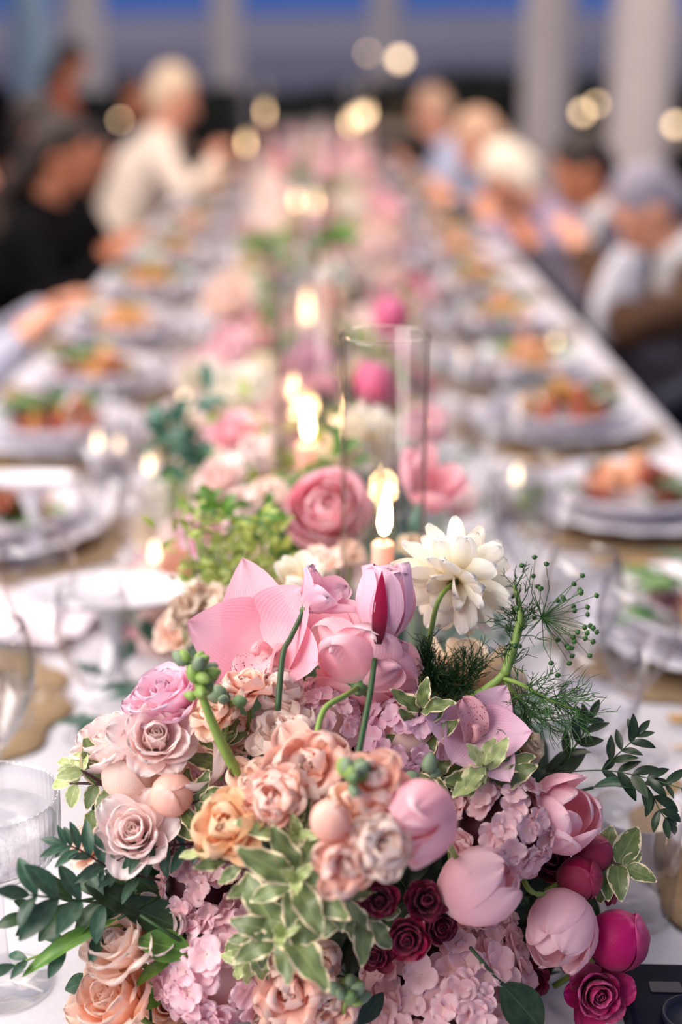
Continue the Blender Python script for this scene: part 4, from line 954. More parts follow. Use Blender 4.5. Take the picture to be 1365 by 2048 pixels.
hydrangea(398, 1770, 150, 0.02, 'hydrangea_dusky', 'dusky pink hydrangea above the long dark leaf at left', 46, 0.30, 3)
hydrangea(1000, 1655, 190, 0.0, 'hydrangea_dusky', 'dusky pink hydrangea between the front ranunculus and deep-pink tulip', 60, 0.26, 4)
hydrangea(645, 1440, 140, 0.02, 'hydrangea_pink', 'small pink hydrangea under the upturned ranunculus', 44, 0.30, 5)
hydrangea(815, 1480, 170, 0.02, 'orchid_mauve', 'mauve hydrangea left of the lilac orchid', 50, 0.28, 6)
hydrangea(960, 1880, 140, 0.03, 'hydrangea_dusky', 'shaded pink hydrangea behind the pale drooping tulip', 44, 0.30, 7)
hydrangea(430, 1560, 130, 0.03, 'hydrangea_pink', 'pale pink hydrangea behind the green budding stem', 40, 0.30, 8)

# sprigs -------------------------------------------------------------------
A = at
sprig('variegated_sprig', 'big cream-edged leafy sprig hanging at the very centre', [A(590, 1600, .90), A(598, 1700, .850), A(585, 1800, .845), A(548, 1920, .865)], 'pitt', 'variegated', 3, 0.041, stem='twig', sr=0.0022, seed=1, start=0.12, rosette=7, nrm=-fw + up * 0.35, group='cream-edged sprigs')
sprig('variegated_sprig', 'cream-edged sprig spreading right of the central one', [A(575, 1800, .86), A(640, 1760, .845), A(700, 1800, .86), A(735, 1840, .87)], 'pitt', 'variegated', 4, 0.040, stem='twig', sr=0.0018, seed=2, spread=0.9, start=0.05, group='cream-edged sprigs')
sprig('variegated_sprig', 'pale green-tipped sprig left of the central one', [A(560, 1790, .87), A(500, 1740, .86), A(450, 1720, .86), A(425, 1700, .865)], 'pitt', 'variegated', 4, 0.026, stem='twig', sr=0.0015, seed=3, tipmat='green_tip', group='cream-edged sprigs')
sprig('variegated_sprig', 'cream-edged sprig drooping over the bottom hydrangea', [A(560, 1830, .87), A(520, 1880, .87), A(490, 1925, .88)], 'pitt', 'variegated', 4, 0.026, stem='twig', sr=0.0015, seed=4, tipmat='green_tip', group='cream-edged sprigs')
sprig('variegated_sprig', 'upright cream-edged sprig below the big pink ranunculus', [A(845, 1530, .93), A(842, 1490, .93), A(838, 1440, .925), A(842, 1415, .92)], 'pitt', 'variegated_dark', 3, 0.030, stem='twig', sr=0.0015, seed=5, spread=1.2, group='cream-edged sprigs')
sprig('variegated_sprig', 'cream-edged sprig in front of the lilac orchid', [A(985, 1640, .92), A(982, 1580, .92), A(975, 1545, .915), A(965, 1530, .91)], 'pitt', 'variegated_dark', 4, 0.034, stem='stem_olive', sr=0.0022, seed=6, spread=1.5, start=0.3, tipmat='green_tip', group='cream-edged sprigs')
sprig('variegated_sprig', 'cream-edged sprig at the right edge above the magenta rosebud', [A(1200, 1720, .95), A(1225, 1725, .945), A(1252, 1735, .94)], 'blunt', 'variegated_dark', 4, 0.030, stem='twig', sr=0.0013, seed=7, spread=1.6, group='cream-edged sprigs')
sprig('variegated_sprig', 'slender red-stemmed sprig with pale leaves over the coupe', [A(300, 1600, .93), A(250, 1578, .925), A(195, 1568, .925), A(140, 1567, .93)], 'blunt', 'variegated', 4, 0.023, stem='twig', sr=0.0016, seed=8, spread=1.4, tipmat='green_tip', start=0.12, group='cream-edged sprigs')
sprig('variegated_sprig', 'short side sprig with fresh green tips above the red twig', [A(215, 1572, .925), A(170, 1545, .92), A(140, 1530, .925)], 'blunt', 'green_tip', 2, 0.018, stem='twig', sr=0.0012, seed=9, spread=1.2, tipmat='green_tip', start=0.4, group='cream-edged sprigs')
sprig('variegated_sprig', 'cream-edged leaves tucked under the round peach bud', [A(330, 1650, .92), A(360, 1620, .91), A(400, 1600, .905)], 'pitt', 'variegated_dark', 3, 0.028, stem='twig', sr=0.0012, seed=10, spread=1.2, group='cream-edged sprigs')
sprig('variegated_sprig', 'cream-edged leaves between the largest peach bloom and apricot one', [A(480, 1640, .93), A(445, 1520, .925), A(440, 1480, .92)], 'pitt', 'variegated_dark', 4, 0.026, stem='twig', sr=0.0012, seed=11, spread=1.2, group='cream-edged sprigs')
sprig('variegated_sprig', 'cream-edged leaves beneath the little peach bloom at centre', [A(800, 1600, .93), A(830, 1550, .92), A(880, 1560, .92)], 'pitt', 'variegated_dark', 3, 0.030, stem='twig', sr=0.0012, seed=12, spread=1.2, group='cream-edged sprigs')
lone_leaf('leaf_blade', 'upright scalloped pale leaf beside the blush rose at left', A(192, 1570, .925), A(172, 1470, .93), -fw + rt * 0.6, 'blunt', 'variegated', 0, 1.0)
lone_leaf('leaf_blade', 'hanging scalloped leaf below the red twig', A(186, 1620, .925), A(178, 1668, .92), -fw, 'blunt', 'variegated', 1, 1.2)
# dark leafy branch lower left
sprig('dark_leaf_branch', 'dark green broad-leaved branch fanning over the coupe foot', [A(360, 1790, .93), A(280, 1790, .92), A(170, 1800, .905), A(60, 1830, .89)], 'ruscus', 'ruscus', 5, 0.030, stem='stem_dark', sr=0.0014, seed=21, spread=0.9, group='dark leafy branches')
sprig('dark_leaf_branch', 'blurred dark leafy branch nearest the coupe stem', [A(240, 1810, .91), A(150, 1800, .88), A(60, 1790, .86)], 'ruscus', 'jasmine', 4, 0.032, stem='stem_dark', sr=0.0012, seed=22, spread=1.0, group='dark leafy branches')
sprig('dark_leaf_branch', 'long dark branch drooping to the coupe foot', [A(330, 1830, .93), A(240, 1850, .915), A(130, 1890, .90), A(30, 1930, .89)], 'ruscus', 'jasmine', 4, 0.026, stem='stem_green', sr=0.0014, seed=23, spread=0.9, group='dark leafy branches')
sprig('small_leaf_sprig', 'thin twig of small dark leaves across the open blush rose', [A(440, 1690, .92), A(350, 1690, .905), A(270, 1705, .90), A(200, 1740, .895)], 'jas', 'jasmine', 8, 0.021, stem='twig', sr=0.0009, seed=24, spread=1.2, group='dark leafy branches')
sprig('small_leaf_sprig', 'second thin twig of small dark leaves over the coupe rim', [A(320, 1760, .915), A(230, 1740, .90), A(160, 1700, .89), A(130, 1690, .89)], 'jas', 'jasmine', 7, 0.022, stem='twig', sr=0.0009, seed=25, spread=1.1, group='dark leafy branches')
for nm, lab, p0, p1, nr, kd, mt, ix, wd in [
 ('long_leaf', 'long dark glossy leaf across the blush cup bloom', A(420, 1885, .915), A(225, 1800, .91), -fw + up * 0.7, 'ruscus', 'ruscus', 0, 0.9),
 ('long_leaf', 'broad dark leaf curling over the left roses', A(280, 1830, .90), A(170, 1760, .90), -fw + up, 'ruscus', 'jasmine_dark', 1, 1.1),
 ('long_leaf', 'bright green leaf over the bottom left roses', A(385, 1905, .90), A(275, 1880, .90), -fw + up * 0.5, 'ruscus', 'ruscus_light', 0, 1.5),
 ('long_leaf', 'slim bright leaf pointing down to the peach rose', A(360, 1912, .905), A(255, 1968, .90), -fw + up, 'ruscus', 'ruscus_light', 2, 0.6),
 ('long_leaf', 'narrow green leaf reaching down over the coupe foot', A(235, 1838, .905), A(35, 1945, .885), -fw + up, 'ruscus', 'ruscus_light', 1, 0.45),
 ('long_leaf', 'small dark leaf on the cloth left of the peach rose', A(190, 1960, .93), A(130, 1980, .925), -fw + up, 'ruscus', 'jasmine', 0, 2.0),
 ('long_leaf', 'olive leaf at the bottom beside the peach rose', A(330, 2000, .93), A(270, 2010, .925), -fw + up, 'ruscus', 'ruscus_light', 1, 1.4),
 ('long_leaf', 'green leaf in the gap under the blush cup bloom', A(300, 2010, .945), A(295, 1930, .945), -fw, 'ruscus', 'ruscus_light', 0, 1.5),
 ('long_leaf', 'dark leaf hanging right of the dusky bottom hydrangea', A(1002, 1965, .91), A(1085, 2060, .91), -fw + rt * 0.3, 'ruscus', 'jasmine_dark', 0, 1.7),
 ('long_leaf', 'dark pointed leaf between the two bottom hydrangeas', A(715, 2050, .90), A(770, 1985, .905), -fw, 'ruscus', 'jasmine_dark', 1, 1.2),
 ('long_leaf', 'dark leaf under the crimson spray roses', A(690, 1870, .92), A(770, 1850, .925), -fw + up, 'ruscus', 'jasmine_dark', 2, 1.2),
 ('long_leaf', 'dark leaf below the variegated sprig near the bottom', A(560, 1930, .91), A(650, 1900, .91), -fw + up, 'ruscus', 'jasmine_dark', 0, 1.1),
 ('long_leaf', 'arching single leaf right of the deep-pink tulip', A(1188, 1575, .955), A(1280, 1552, .95), up * 0.9 - fw * 0.5, 'ruscus', 'jasmine', 3, 0.9),
 ('long_leaf', 'dark leaf behind the lilac orchid', A(1090, 1560, .98), A(1175, 1500, .98), -fw + up, 'ruscus', 'jasmine_dark', 0, 1.3),
 ('long_leaf', 'second dark leaf behind the lilac orchid, lower', A(1080, 1540, .985), A(1145, 1540, .98), -fw + up, 'ruscus', 'jasmine_dark', 1, 1.3),
 ('long_leaf', 'dark green leaf behind the open blush rose', A(210, 1680, .96), A(200, 1610, .96), -fw, 'ruscus', 'ruscus', 1, 1.5),
 ('long_leaf', 'dark leaf in the gap right of the open blush rose', A(340, 1760, .95), A(400, 1650, .95), -fw, 'ruscus', 'ruscus', 0, 1.0),
 ]:
    lone_leaf(nm, lab, p0, p1, nr, kd, mt, ix, wd)
# jasmine vine at right
sprig('jasmine_vine', 'thin jasmine vine of small dark leaves reaching to the right edge', [A(1120, 1545, .97), A(1210, 1541, .96), A(1290, 1555, .95), A(1375, 1580, .94)], 'jas', 'jasmine_dark', 6, 0.021, stem='stem_dark', sr=0.0006, seed=31, spread=0.9, start=0.25, group='jasmine vines')
sprig('jasmine_vine', 'upper jasmine vine tip with narrow dark leaves', [A(1205, 1541, .962), A(1235, 1510, .955), A(1262, 1485, .95), A(1275, 1470, .95)], 'jas', 'jasmine_dark', 4, 0.019, stem='stem_dark', sr=0.0006, seed=32, spread=1.0, group='jasmine vines')
sprig('jasmine_vine', 'jasmine vine curling downward at right', [A(1270, 1550, .955), A(1300, 1580, .95), A(1320, 1620, .945), A(1335, 1640, .945)], 'jas', 'jasmine_dark', 4, 0.020, stem='stem_dark', sr=0.0006, seed=33, spread=0.8, group='jasmine vines')
sprig('jasmine_vine', 'short jasmine tip above the fennel fronds', [A(1120, 1530, .98), A(1160, 1480, .97), A(1180, 1440, .97)], 'jas', 'jasmine_dark', 4, 0.022, stem='stem_dark', sr=0.0009, seed=34, spread=0.9, group='jasmine vines')
# budding stock stems
def bud_stem(label, pts, n, seed, mat='stem_green', sr=0.004):
    r = random.Random(seed); P = smoothpts(pts, 16); b = P[0]; t = thing('budding_stem', label, 'flower stem', b)
    obj('stem', tube([p - b for p in P], sr, sr * 0.55, 8), MATS[mat], t)
    bud = lathe([(0.0, 0.0), (0.35, 0.15), (0.5, 0.5), (0.42, 0.95), (0.18, 1.3), (0.0, 1.35)], 10, lambda th, q, z, i: (q * (1 + 0.12 * cos(4 * th)), z))
    for i in range(n):
        q = P[-1 - int(i * 0.35)]; d = Vector((r.uniform(-1, 1), r.uniform(-1, 1), r.uniform(-0.1, 1.2))).normalized(); s = 0.0085 * r.uniform(0.7, 1.2)
        obj('bud', bud, MATS[r.choice(['bud_grey', 'bud_grey', 'sepal', 'stem_green'])], t, Matrix.LocRotScale(q - b + d * 0.004, d.to_track_quat('Z', 'Y'), (s, s, s)))
bud_stem('thick green stem with a grey-green bud cluster at its tip', [A(500, 1590, .90), A(450, 1500, .885), A(415, 1420, .875), A(385, 1335, .87)], 14, 1)
bud_stem('blurred grey-green bud cluster above the central bud', [A(720, 1650, .87), A(712, 1600, .84), A(700, 1560, .81)], 13, 2, sr=0.002)
bud_stem('grey-green bud cluster at the bottom centre', [A(670, 2080, .91), A(685, 2030, .89), A(695, 1995, .875)], 13, 3, sr=0.002)
bud_stem('small grey-green buds left of the round peach cluster', [A(440, 1560, .92), A(455, 1450, .91), A(462, 1400, .905)], 6, 4, sr=0.0015)
bud_stem('small budding tip right of the front ranunculus', [A(850, 1600, .90), A(852, 1560, .895)], 3, 5, sr=0.002)
# fennel
def fennel(label, root, tips, umbel=None, seed=1, mat='dill', sr=0.0035, n=60, ln=0.02):
    r = random.Random(seed); t = thing('fennel_stalk', label, 'fennel', root, 'feathery fennel in the near arrangement')
    V, Fc, UV = [], [], []
    def hair(a, b, w):
        nonlocal V, Fc, UV
        m = tube([a, (a + b) / 2 + Vector((r.uniform(-1, 1), r.uniform(-1, 1), r.uniform(-1, 1))) * (b - a).length * 0.12, b], w, w * 0.5, 4, False)
        k = len(V); V += [tuple(x.co) for x in m.vertices]; Fc += [tuple(k + i for i in p.vertices) for p in m.polygons]; UV += [(0.3, 0.4)] * len(m.vertices); bpy.data.meshes.remove(m)
    for path in tips:
        P = [p - root for p in smoothpts(path, 14)]
        obj('stem', tube(P, sr, sr * 0.35, 8), MATS['stem_green'], t)
        for i in range(n):
            u = r.uniform(0.35, 1.0); q = P[int(u * 14)]; tg = (P[min(14, int(u * 14) + 1)] - P[max(0, int(u * 14) - 1)]).normalized()
            d = (tg * r.uniform(0.2, 0.9) + Vector((r.uniform(-1, 1), r.uniform(-1, 1), r.uniform(-0.7, 0.9)))).normalized(); l = ln * r.uniform(0.6, 1.4); e = q + d * l
            hair(q, e, 0.00042)
            for k in range(5):
                s = q + d * l * r.uniform(0.3, 1.0); hair(s, s + (d + Vector((r.uniform(-1, 1), r.uniform(-1, 1), r.uniform(-1, 1))) * 0.8).normalized() * l * r.uniform(0.3, 0.6), 0.00034)
    if V: o = obj('fronds', pydata('fronds', V, Fc, UV), MATS[mat], t); o['kind'] = 'stuff'
    if umbel:
        c = umbel - root; bud = lathe([(0, 0), (0.5, 0.3), (0.6, 0.7), (0, 1.1)], 7); V, Fc, UV = [], [], []
        for i in range(44):
            d = (rt * r.uniform(-0.5, 1.1) + up * r.uniform(-0.8, 0.8) - fw * r.uniform(-0.6, 0.6)).normalized(); e = c + d * r.uniform(0.022, 0.040); hair(c, e, 0.0004)
            obj('floret', bud, MATS['dill'], t, Matrix.LocRotScale(e, d.to_track_quat('Z', 'Y'), (0.0035, 0.0035, 0.0035)))
        o = obj('rays', pydata('rays', V, Fc, UV), MATS['dill'], t); o['kind'] = 'stuff'
fennel('fennel stalk with a seeding umbel right of the white dahlia', A(915, 1415, .95), [[A(915, 1415, .95), A(1005, 1352, .945), A(1035, 1280, .95), A(1048, 1230, .955)], [A(1010, 1350, .945), A(1040, 1240, .95), A(1030, 1170, .955)]], umbel=A(1085, 1235, .955), seed=1, n=22, ln=0.016)
fennel('feathery fennel frond spreading right below the umbel', A(1005, 1355, .945), [[A(1005, 1355, .945), A(1045, 1370, .94), A(1100, 1400, .94), A(1155, 1420, .94)], [A(1005, 1355, .946), A(1040, 1400, .95), A(1080, 1440, .95)]], seed=2, sr=0.0018, n=46, ln=0.022)
fennel('dark feathery fennel tuft below the cream rose', A(880, 1430, .96), [[A(880, 1430, .96), A(870, 1370, .955), A(850, 1320, .955)], [A(890, 1430, .96), A(920, 1380, .955), A(945, 1340, .955)], [A(885, 1430, .965), A(890, 1380, .96), A(880, 1350, .96)]], seed=3, mat='dill_dark', sr=0.0012, n=60, ln=0.018)
# dark filler greenery inside the mound
USED = set()
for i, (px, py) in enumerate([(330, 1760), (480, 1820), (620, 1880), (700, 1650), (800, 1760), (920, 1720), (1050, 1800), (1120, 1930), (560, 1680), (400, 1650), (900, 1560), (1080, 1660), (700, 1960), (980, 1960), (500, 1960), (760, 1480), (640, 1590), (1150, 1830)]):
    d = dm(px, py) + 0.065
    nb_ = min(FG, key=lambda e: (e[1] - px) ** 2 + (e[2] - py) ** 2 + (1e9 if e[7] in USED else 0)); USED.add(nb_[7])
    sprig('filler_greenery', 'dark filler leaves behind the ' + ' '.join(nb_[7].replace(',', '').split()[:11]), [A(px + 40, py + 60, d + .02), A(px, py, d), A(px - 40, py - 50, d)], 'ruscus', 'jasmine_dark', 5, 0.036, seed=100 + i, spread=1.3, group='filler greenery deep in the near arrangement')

# ------------------------------------------------------------------ the flower runner going away
MID = [  # kind, px, py, diameter px, depth, axis, material, name, label
 ('ran_1', 655, 1018, 172, 1.27, (0.0, 0.30, 0.90), 'ranunculus_rose', 'big pink ranunculus facing the camera left of the nearest candle'),
 ('cup_2', 856, 965, 150, 1.30, (0.40, 0.35, 0.50), 'ranunculus_pink', 'pink ranunculus in profile right of the tall chimney'),
 ('dahlia_1', 738, 880, 168, 1.50, (0.2, 0.7, -0.4), 'white', 'white dahlia inside the view of the tall chimney'),
 ('tulip_1', 754, 765, 86, 1.66, (0.1, 0.9, 0.2), 'hot_pink', 'hot pink upright tulip seen through the tall chimney'),
 ('bud_1', 782, 630, 74, 2.10, (0.1, 0.7, 0.5), 'hot_pink', 'hot pink bloom above the rim of the tall chimney'),
 ('rose_4', 405, 1070, 110, 1.25, (-0.3, 0.5, 0.7), 'mauve', 'soft mauve rose left of the moss greenery'),
 ('rose_2', 440, 950, 120, 1.38, (-0.2, 0.6, 0.7), 'blush', 'blush rose above the moss greenery'),
 ('rose_1', 468, 862, 116, 1.50, (-0.1, 0.6, 0.6), 'pink', 'pink rose beside the dark blue-green leaves'),
 ('stock_1', 540, 985, 90, 1.32, (0, 0.6, 0.7), 'peach_pale', 'pale peach bloom left of the big pink ranunculus'),
 ('stock_2', 515, 900, 84, 1.45, (0, 0.6, 0.7), 'blush', 'pale blush ruffled bloom left of the second candle'),
 ('stock_3', 480, 1000, 80, 1.32, (-0.2, 0.6, 0.7), 'blush', 'small blush bloom above the moss greenery'),
 ('cup_1', 350, 855, 86, 1.62, (-0.4, 0.6, 0.5), 'cream', 'cream bloom at the left edge of the runner'),
 ('rose_5', 330, 900, 60, 1.60, (-0.4, 0.5, 0.5), 'cream', 'small cream bloom below the other cream one'),
 ('rose_3', 480, 780, 130, 1.75, (-0.1, 0.7, 0.6), 'white', 'white rose left of the second chimney'),
 ('rose_6', 560, 800, 100, 1.85, (0, 0.7, 0.6), 'blush', 'blush rose just behind the third candle'),
 ('rose_2', 640, 770, 90, 1.8, (0.1, 0.7, 0.6), 'pink', 'pink rose right behind the second candle'),
 ('cup_3', 680, 900, 100, 1.42, (-0.2, 0.7, 0.4), 'cream', 'cream cup bloom between second candle and white dahlia'),
 ('stock_1', 585, 1185, 70, 1.08, (0, 0.6, 0.7), 'peach_pale', 'pale peach bloom behind the mauve cup bloom at left'),
 ('rose_4', 640, 1120, 90, 1.15, (0, 0.8, 0.5), 'blush', 'pale blush rose below the big pink ranunculus'),
 ('stock_3', 700, 1100, 80, 1.2, (0, 0.8, 0.5), 'peach_pale', 'pale peach bloom at the foot of the nearest candle'),
 ('stock_2', 830, 1090, 84, 1.2, (0.2, 0.8, 0.4), 'cream', 'cream bloom right of the nearest candle foot'),
 ('rose_1', 350, 1260, 100, 1.18, (-0.3, 0.5, 0.7), 'peach_pale', 'blurred peach bloom under the footed dish edge'),
]
for kind, px, py, dpx, d, ax, mat, lab in MID:
    nm = {'ran': 'ranunculus', 'cup': 'ranunculus', 'dahlia': 'dahlia', 'tulip': 'tulip', 'bud': 'rosebud', 'rose': 'rose', 'stock': 'stock_bloom'}[kind.rsplit('_', 1)[0]]
    c = at(px, py, d); drop = c.z - T
    bloom_at(kind, c, dpx * 1.1 / F * d, axis(ax), mat, nm, lab, 'flower', 'blooms around the first two candles', stem_path=[c.lerp(Vector((c.x, c.y + 0.02, T)), 0.5), Vector((c.x, c.y + 0.03, T + 0.004))])
# moss-green filler and beige dried florets
def filler(label, px, py, d, w, h, mat, n, seed, name='filler_tuft', kind='jas', size=0.018):
    r = random.Random(seed); c = at(px, py, d); t = thing(name, label, 'greenery', (c.x, c.y, T + 0.003), 'green tufts along the runner')
    hz = c.z - T
    W_ = w / F * d / 2; H_ = h / F * d / 2
    for k in range(max(3, n // 9)):
        e = Vector((r.uniform(-W_, W_), r.uniform(-W_, W_) * 0.6, hz + r.uniform(-H_, H_))); obj('stem', tube(smoothpts([(e.x * 0.2, e.y * 0.2, 0), tuple(e * 0.55), tuple(e)], 6), 0.0014, 0.0008, 5), MATS['stem_green'], t)
        for i in range(9):
            p = e + Vector((r.gauss(0, W_ * 0.28), r.gauss(0, W_ * 0.28), r.gauss(0, H_ * 0.3))); q = Vector((r.uniform(-1, 1), r.uniform(-1, 1), r.uniform(-.3, 1)))
            obj('leaf' if kind != 'floret' else 'floret', r.choice(LEAF[kind]) if kind != 'floret' else r.choice(HF), MATS[mat], t, orient(p, q, (r.uniform(-1, 1), -1, 1), size * r.uniform(0.7, 1.3)))
filler('moss-green feathery tuft behind the tall pointed orchid petal', 465, 1125, 1.17, 190, 160, 'moss', 225, 1, size=0.0125)
filler('olive green leaves left of the big pink ranunculus', 520, 1060, 1.28, 120, 150, 'ruscus_light', 36, 2, kind='ruscus', size=0.028)
filler('dark blue-green leaves at the left edge of the runner', 365, 880, 1.6, 100, 190, 'bluegreen', 45, 3, kind='ruscus', size=0.034)
filler('small bright green leaf tips by the soft mauve rose', 425, 1030, 1.22, 70, 60, 'ruscus_light', 18, 4, kind='jas', size=0.022)
filler('beige dried florets under the footed dish edge', 410, 1240, 1.12, 110, 90, 'beige_floret', 54, 5, 'dried_florets', 'floret', 0.008)
filler('green leaves at the foot of the tall chimney', 740, 1110, 1.25, 160, 80, 'bluegreen', 30, 6, kind='ruscus', size=0.03)
filler('pale green tuft left of the nearest right salad', 1070, 1000, 1.75, 60, 60, 'moss', 27, 7, kind='jas', size=0.02)
filler('olive leaves between white dahlia and hot pink tulip', 650, 960, 1.4, 120, 120, 'ruscus_light', 27, 8, kind='ruscus', size=0.03)
filler('olive leaves around the second candle foot', 560, 900, 1.55, 150, 120, 'moss', 36, 9, kind='ruscus', size=0.028)
filler('bright green leaf spray above the second chimney', 520, 500, 2.9, 70, 60, 'ruscus_light', 18, 10, kind='ruscus', size=0.05)
filler('bright green leaf spray right of the fourth candle', 668, 505, 2.9, 50, 60, 'ruscus_light', 18, 11, kind='ruscus', size=0.05)
filler('green spray standing high over the runner far down the table', 632, 375, 4.2, 60, 40, 'ruscus_light', 18, 12, kind='ruscus', size=0.06)
# the rest of the runner: every bloom its own thing, thinning with distance
RM = {'blush': 'blush', 'pink': 'pink', 'white': 'white', 'cream': 'cream', 'peach_pale': 'pale peach', 'peach': 'peach', 'mauve': 'mauve', 'hot_pink': 'hot pink', 'ranunculus_pink': 'rose pink'}
WT = ['blush'] * 8 + ['pink'] * 4 + ['white'] * 3 + ['cream'] * 3 + ['peach_pale'] * 4 + ['peach'] * 2 + ['mauve'] * 2 + ['ranunculus_pink'] * 2
rr = random.Random(11)
y = 1.42; cnt = 0
while y < 7.2:
    nrow = 6 if y < 3 else 5
    for k in range(nrow):
        g_ = max(0, min(1, (y - 2.0) / 2.0)); wx = 0.19 + 0.07 * g_; x = rr.uniform(-wx, wx) - (0.03 if y < 2.5 else 0); z = T + 0.02 + (0.15 + 0.07 * g_) * (1 - (x / (wx + 0.04)) ** 2) * rr.uniform(0.3, 1.0) + (0.06 if rr.random() < 0.15 else 0)
        yy = y + rr.uniform(-0.06, 0.06); m = rr.choice(WT); kd = rr.choice(['rose_1', 'rose_2', 'rose_4', 'rose_5', 'stock_1', 'stock_2', 'cup_1', 'ran_1', 'stock_3'])
        if yy < 1.75 and abs(x) < 0.12: z = min(z, T + 0.09)
        zone = min(9, int((yy - 1.4) / 0.62)); sd = 'left' if x < -0.06 else ('right' if x > 0.06 else 'middle')
        kw_ = {'rose': 'rose', 'stock': 'ruffled bloom', 'cup': 'cup bloom', 'ran': 'ranunculus'}[kd.rsplit('_', 1)[0]]; hw = 'high' if z > T + 0.13 else ('low' if z < T + 0.07 else 'midway up'); lab = f'{RM[m]} {kw_} {hw} on the runner, {sd}, near the {ORD[zone + 1]} candle'
        bloom_at(kd, (x, yy, z), rr.uniform(0.075, 0.115), (rr.uniform(-.5, .5) + x * 2, -0.6, 0.8), m, 'runner_bloom', lab, 'flower', 'blooms: ' + lab, whole=True, stem_path=[Vector((x * 0.8, yy + 0.01, T + 0.003))]); cnt += 1
    if rr.random() < (0.8 if y < 2.6 else 0.35):
        x = rr.uniform(-0.16, 0.14); zone = min(9, int((y - 1.4) / 0.62)); g = rr.choice(['bluegreen', 'moss', 'ruscus_light', 'ruscus'])
        gn = {'bluegreen': 'blue-green', 'moss': 'moss green', 'ruscus_light': 'bright green', 'ruscus': 'dark green'}[g]; lab = f'{gn} leaf sprig among the runner blooms, ' + ('left' if x < 0 else 'right') + f', near the {ORD[zone + 1]} candle'
        sprig('runner_sprig', lab, [(x, y, T + 0.01), (x + 0.02, y - 0.01, T + 0.09), (x + rr.uniform(-.06, .06), y - 0.02, T + 0.19)], 'ruscus', g, 5, 0.05, group='green sprigs along the runner', seed=int(y * 100), spread=1.1)
    y += 0.10 if y < 3 else 0.14
# low leafy bed under the runner blooms
vv, ff, uu = [], [], []
r = random.Random(5)
for i in range(5200):
    y = 1.12 + 6.1 * r.random() ** 1.3; x = r.gauss(0, 0.085); z = T + 0.006 + r.random() * 0.06; a = r.uniform(0, 6.28)
    d = Vector((cos(a), sin(a), r.uniform(-.1, .6))).normalized() * 0.045; s = d.cross(Vector((0, 0, 1))).normalized() * 0.011; k = len(vv); p = Vector((max(-.2, min(.2, x)), y, z))
    vv += [p, p + d * 0.5 + s, p + d, p + d * 0.5 - s]; uu += [(0.5, 0), (1, 0.5), (0.5, 1), (0, 0.5)]; ff.append((k, k + 1, k + 2, k + 3))
o = tag(obj('runner_foliage', pydata('leaves', vv, ff, uu), MATS['bluegreen']), 'low bed of green leaves under the runner blooms', 'foliage'); o['kind'] = 'stuff'
# ------------------------------------------------------------------ guests
plain('skin', '#d9997c', 0.5, 0.06, 20); plain('skin_tan', '#c07a58', 0.5, 0.06, 20)
plain('hair_grey', '#8c8490', 0.7, 0.15, 80); plain('hair_white', '#e6d6c2', 0.7, 0.1, 80); plain('hair_dark', '#2a1d18', 0.6, 0.2, 80); plain('hair_sandy', '#caa284', 0.7, 0.15, 80); plain('hair_blond', '#dcc2a2', 0.7, 0.1, 80)
plain('suit_black', '#060508', 0.9, 0.2, 60, spec=0.1); plain('suit_grey', '#4c4653', 0.85, 0.15, 90); plain('suit_navy', '#10132a', 0.8, 0.2, 60); plain('brown_wool', '#4a2f1c', 0.85, 0.2, 60)
plain('shirt_white', '#e8e4e2', 0.8, 0.03, 60); plain('shirt_blue', '#b9bfd6', 0.8, 0.04, 60); plain('rust_cloth', '#8a4326', 0.8, 0.15, 20); plain('cream_cloth', '#e9d6c4', 0.85, 0.04, 20); plain('pale_grey_cloth', '#b6b4c4', 0.85, 0.06, 20); plain('lilac_cloth', '#8d7f98', 0.85, 0.06, 20)
plain('shoe_black', '#0c0b0b', 0.4, 0.1, 30); plain('eye_dark', '#1a1410', 0.2, 0.1, 30); plain('lip', '#a8564c', 0.5, 0.08, 30); plain('chair_wood', '#3a2a20', 0.6, 0.2, 30)
def cap(V, Fc, a, b, r0, r1, seg=14, flat=None):
    a, b = Vector(a), Vector(b); ax = (b - a); L = ax.length; ax = ax / L if L > 1e-6 else Vector((0, 0, 1))
    u = ax.orthogonal().normalized(); w = ax.cross(u); rings = []
    for k in range(5): t = -PI / 2 + PI / 2 * k / 4 * 0.999; rings.append((a + ax * r0 * sin(t), r0 * cos(t)))
    for k in range(5): t = PI / 2 * k / 4; rings.append((b + ax * r1 * sin(t), max(1e-4, r1 * cos(t))))
    k0 = len(V)
    for c, rad in rings:
        for s in range(seg): th = 2 * PI * s / seg; V.append(c + (u * cos(th) + w * sin(th)) * rad)
    for i in range(len(rings) - 1):
        for s in range(seg): s2 = (s + 1) % seg; Fc.append((k0 + i * seg + s, k0 + i * seg + s2, k0 + (i + 1) * seg + s2, k0 + (i + 1) * seg + s))
    Fc.append(tuple(k0 + s for s in range(seg))[::-1]); Fc.append(tuple(k0 + (len(rings) - 1) * seg + s for s in range(seg)))
def ell(V, Fc, c, rx, ry, rz, M=None, n=14):
    k0 = len(V); c = Vector(c); m = n // 2 + 3
    for i in range(m + 1):
        t = PI * i / m
        for s in range(n):
            p = Vector((rx * sin(t + 1e-4) * cos(2 * PI * s / n), ry * sin(t + 1e-4) * sin(2 * PI * s / n), rz * cos(t))); V.append(c + (M @ p if M else p))
    for i in range(m):
        for s in range(n): s2 = (s + 1) % n; Fc.append((k0 + i * n + s, k0 + (i + 1) * n + s, k0 + (i + 1) * n + s2, k0 + i * n + s2))
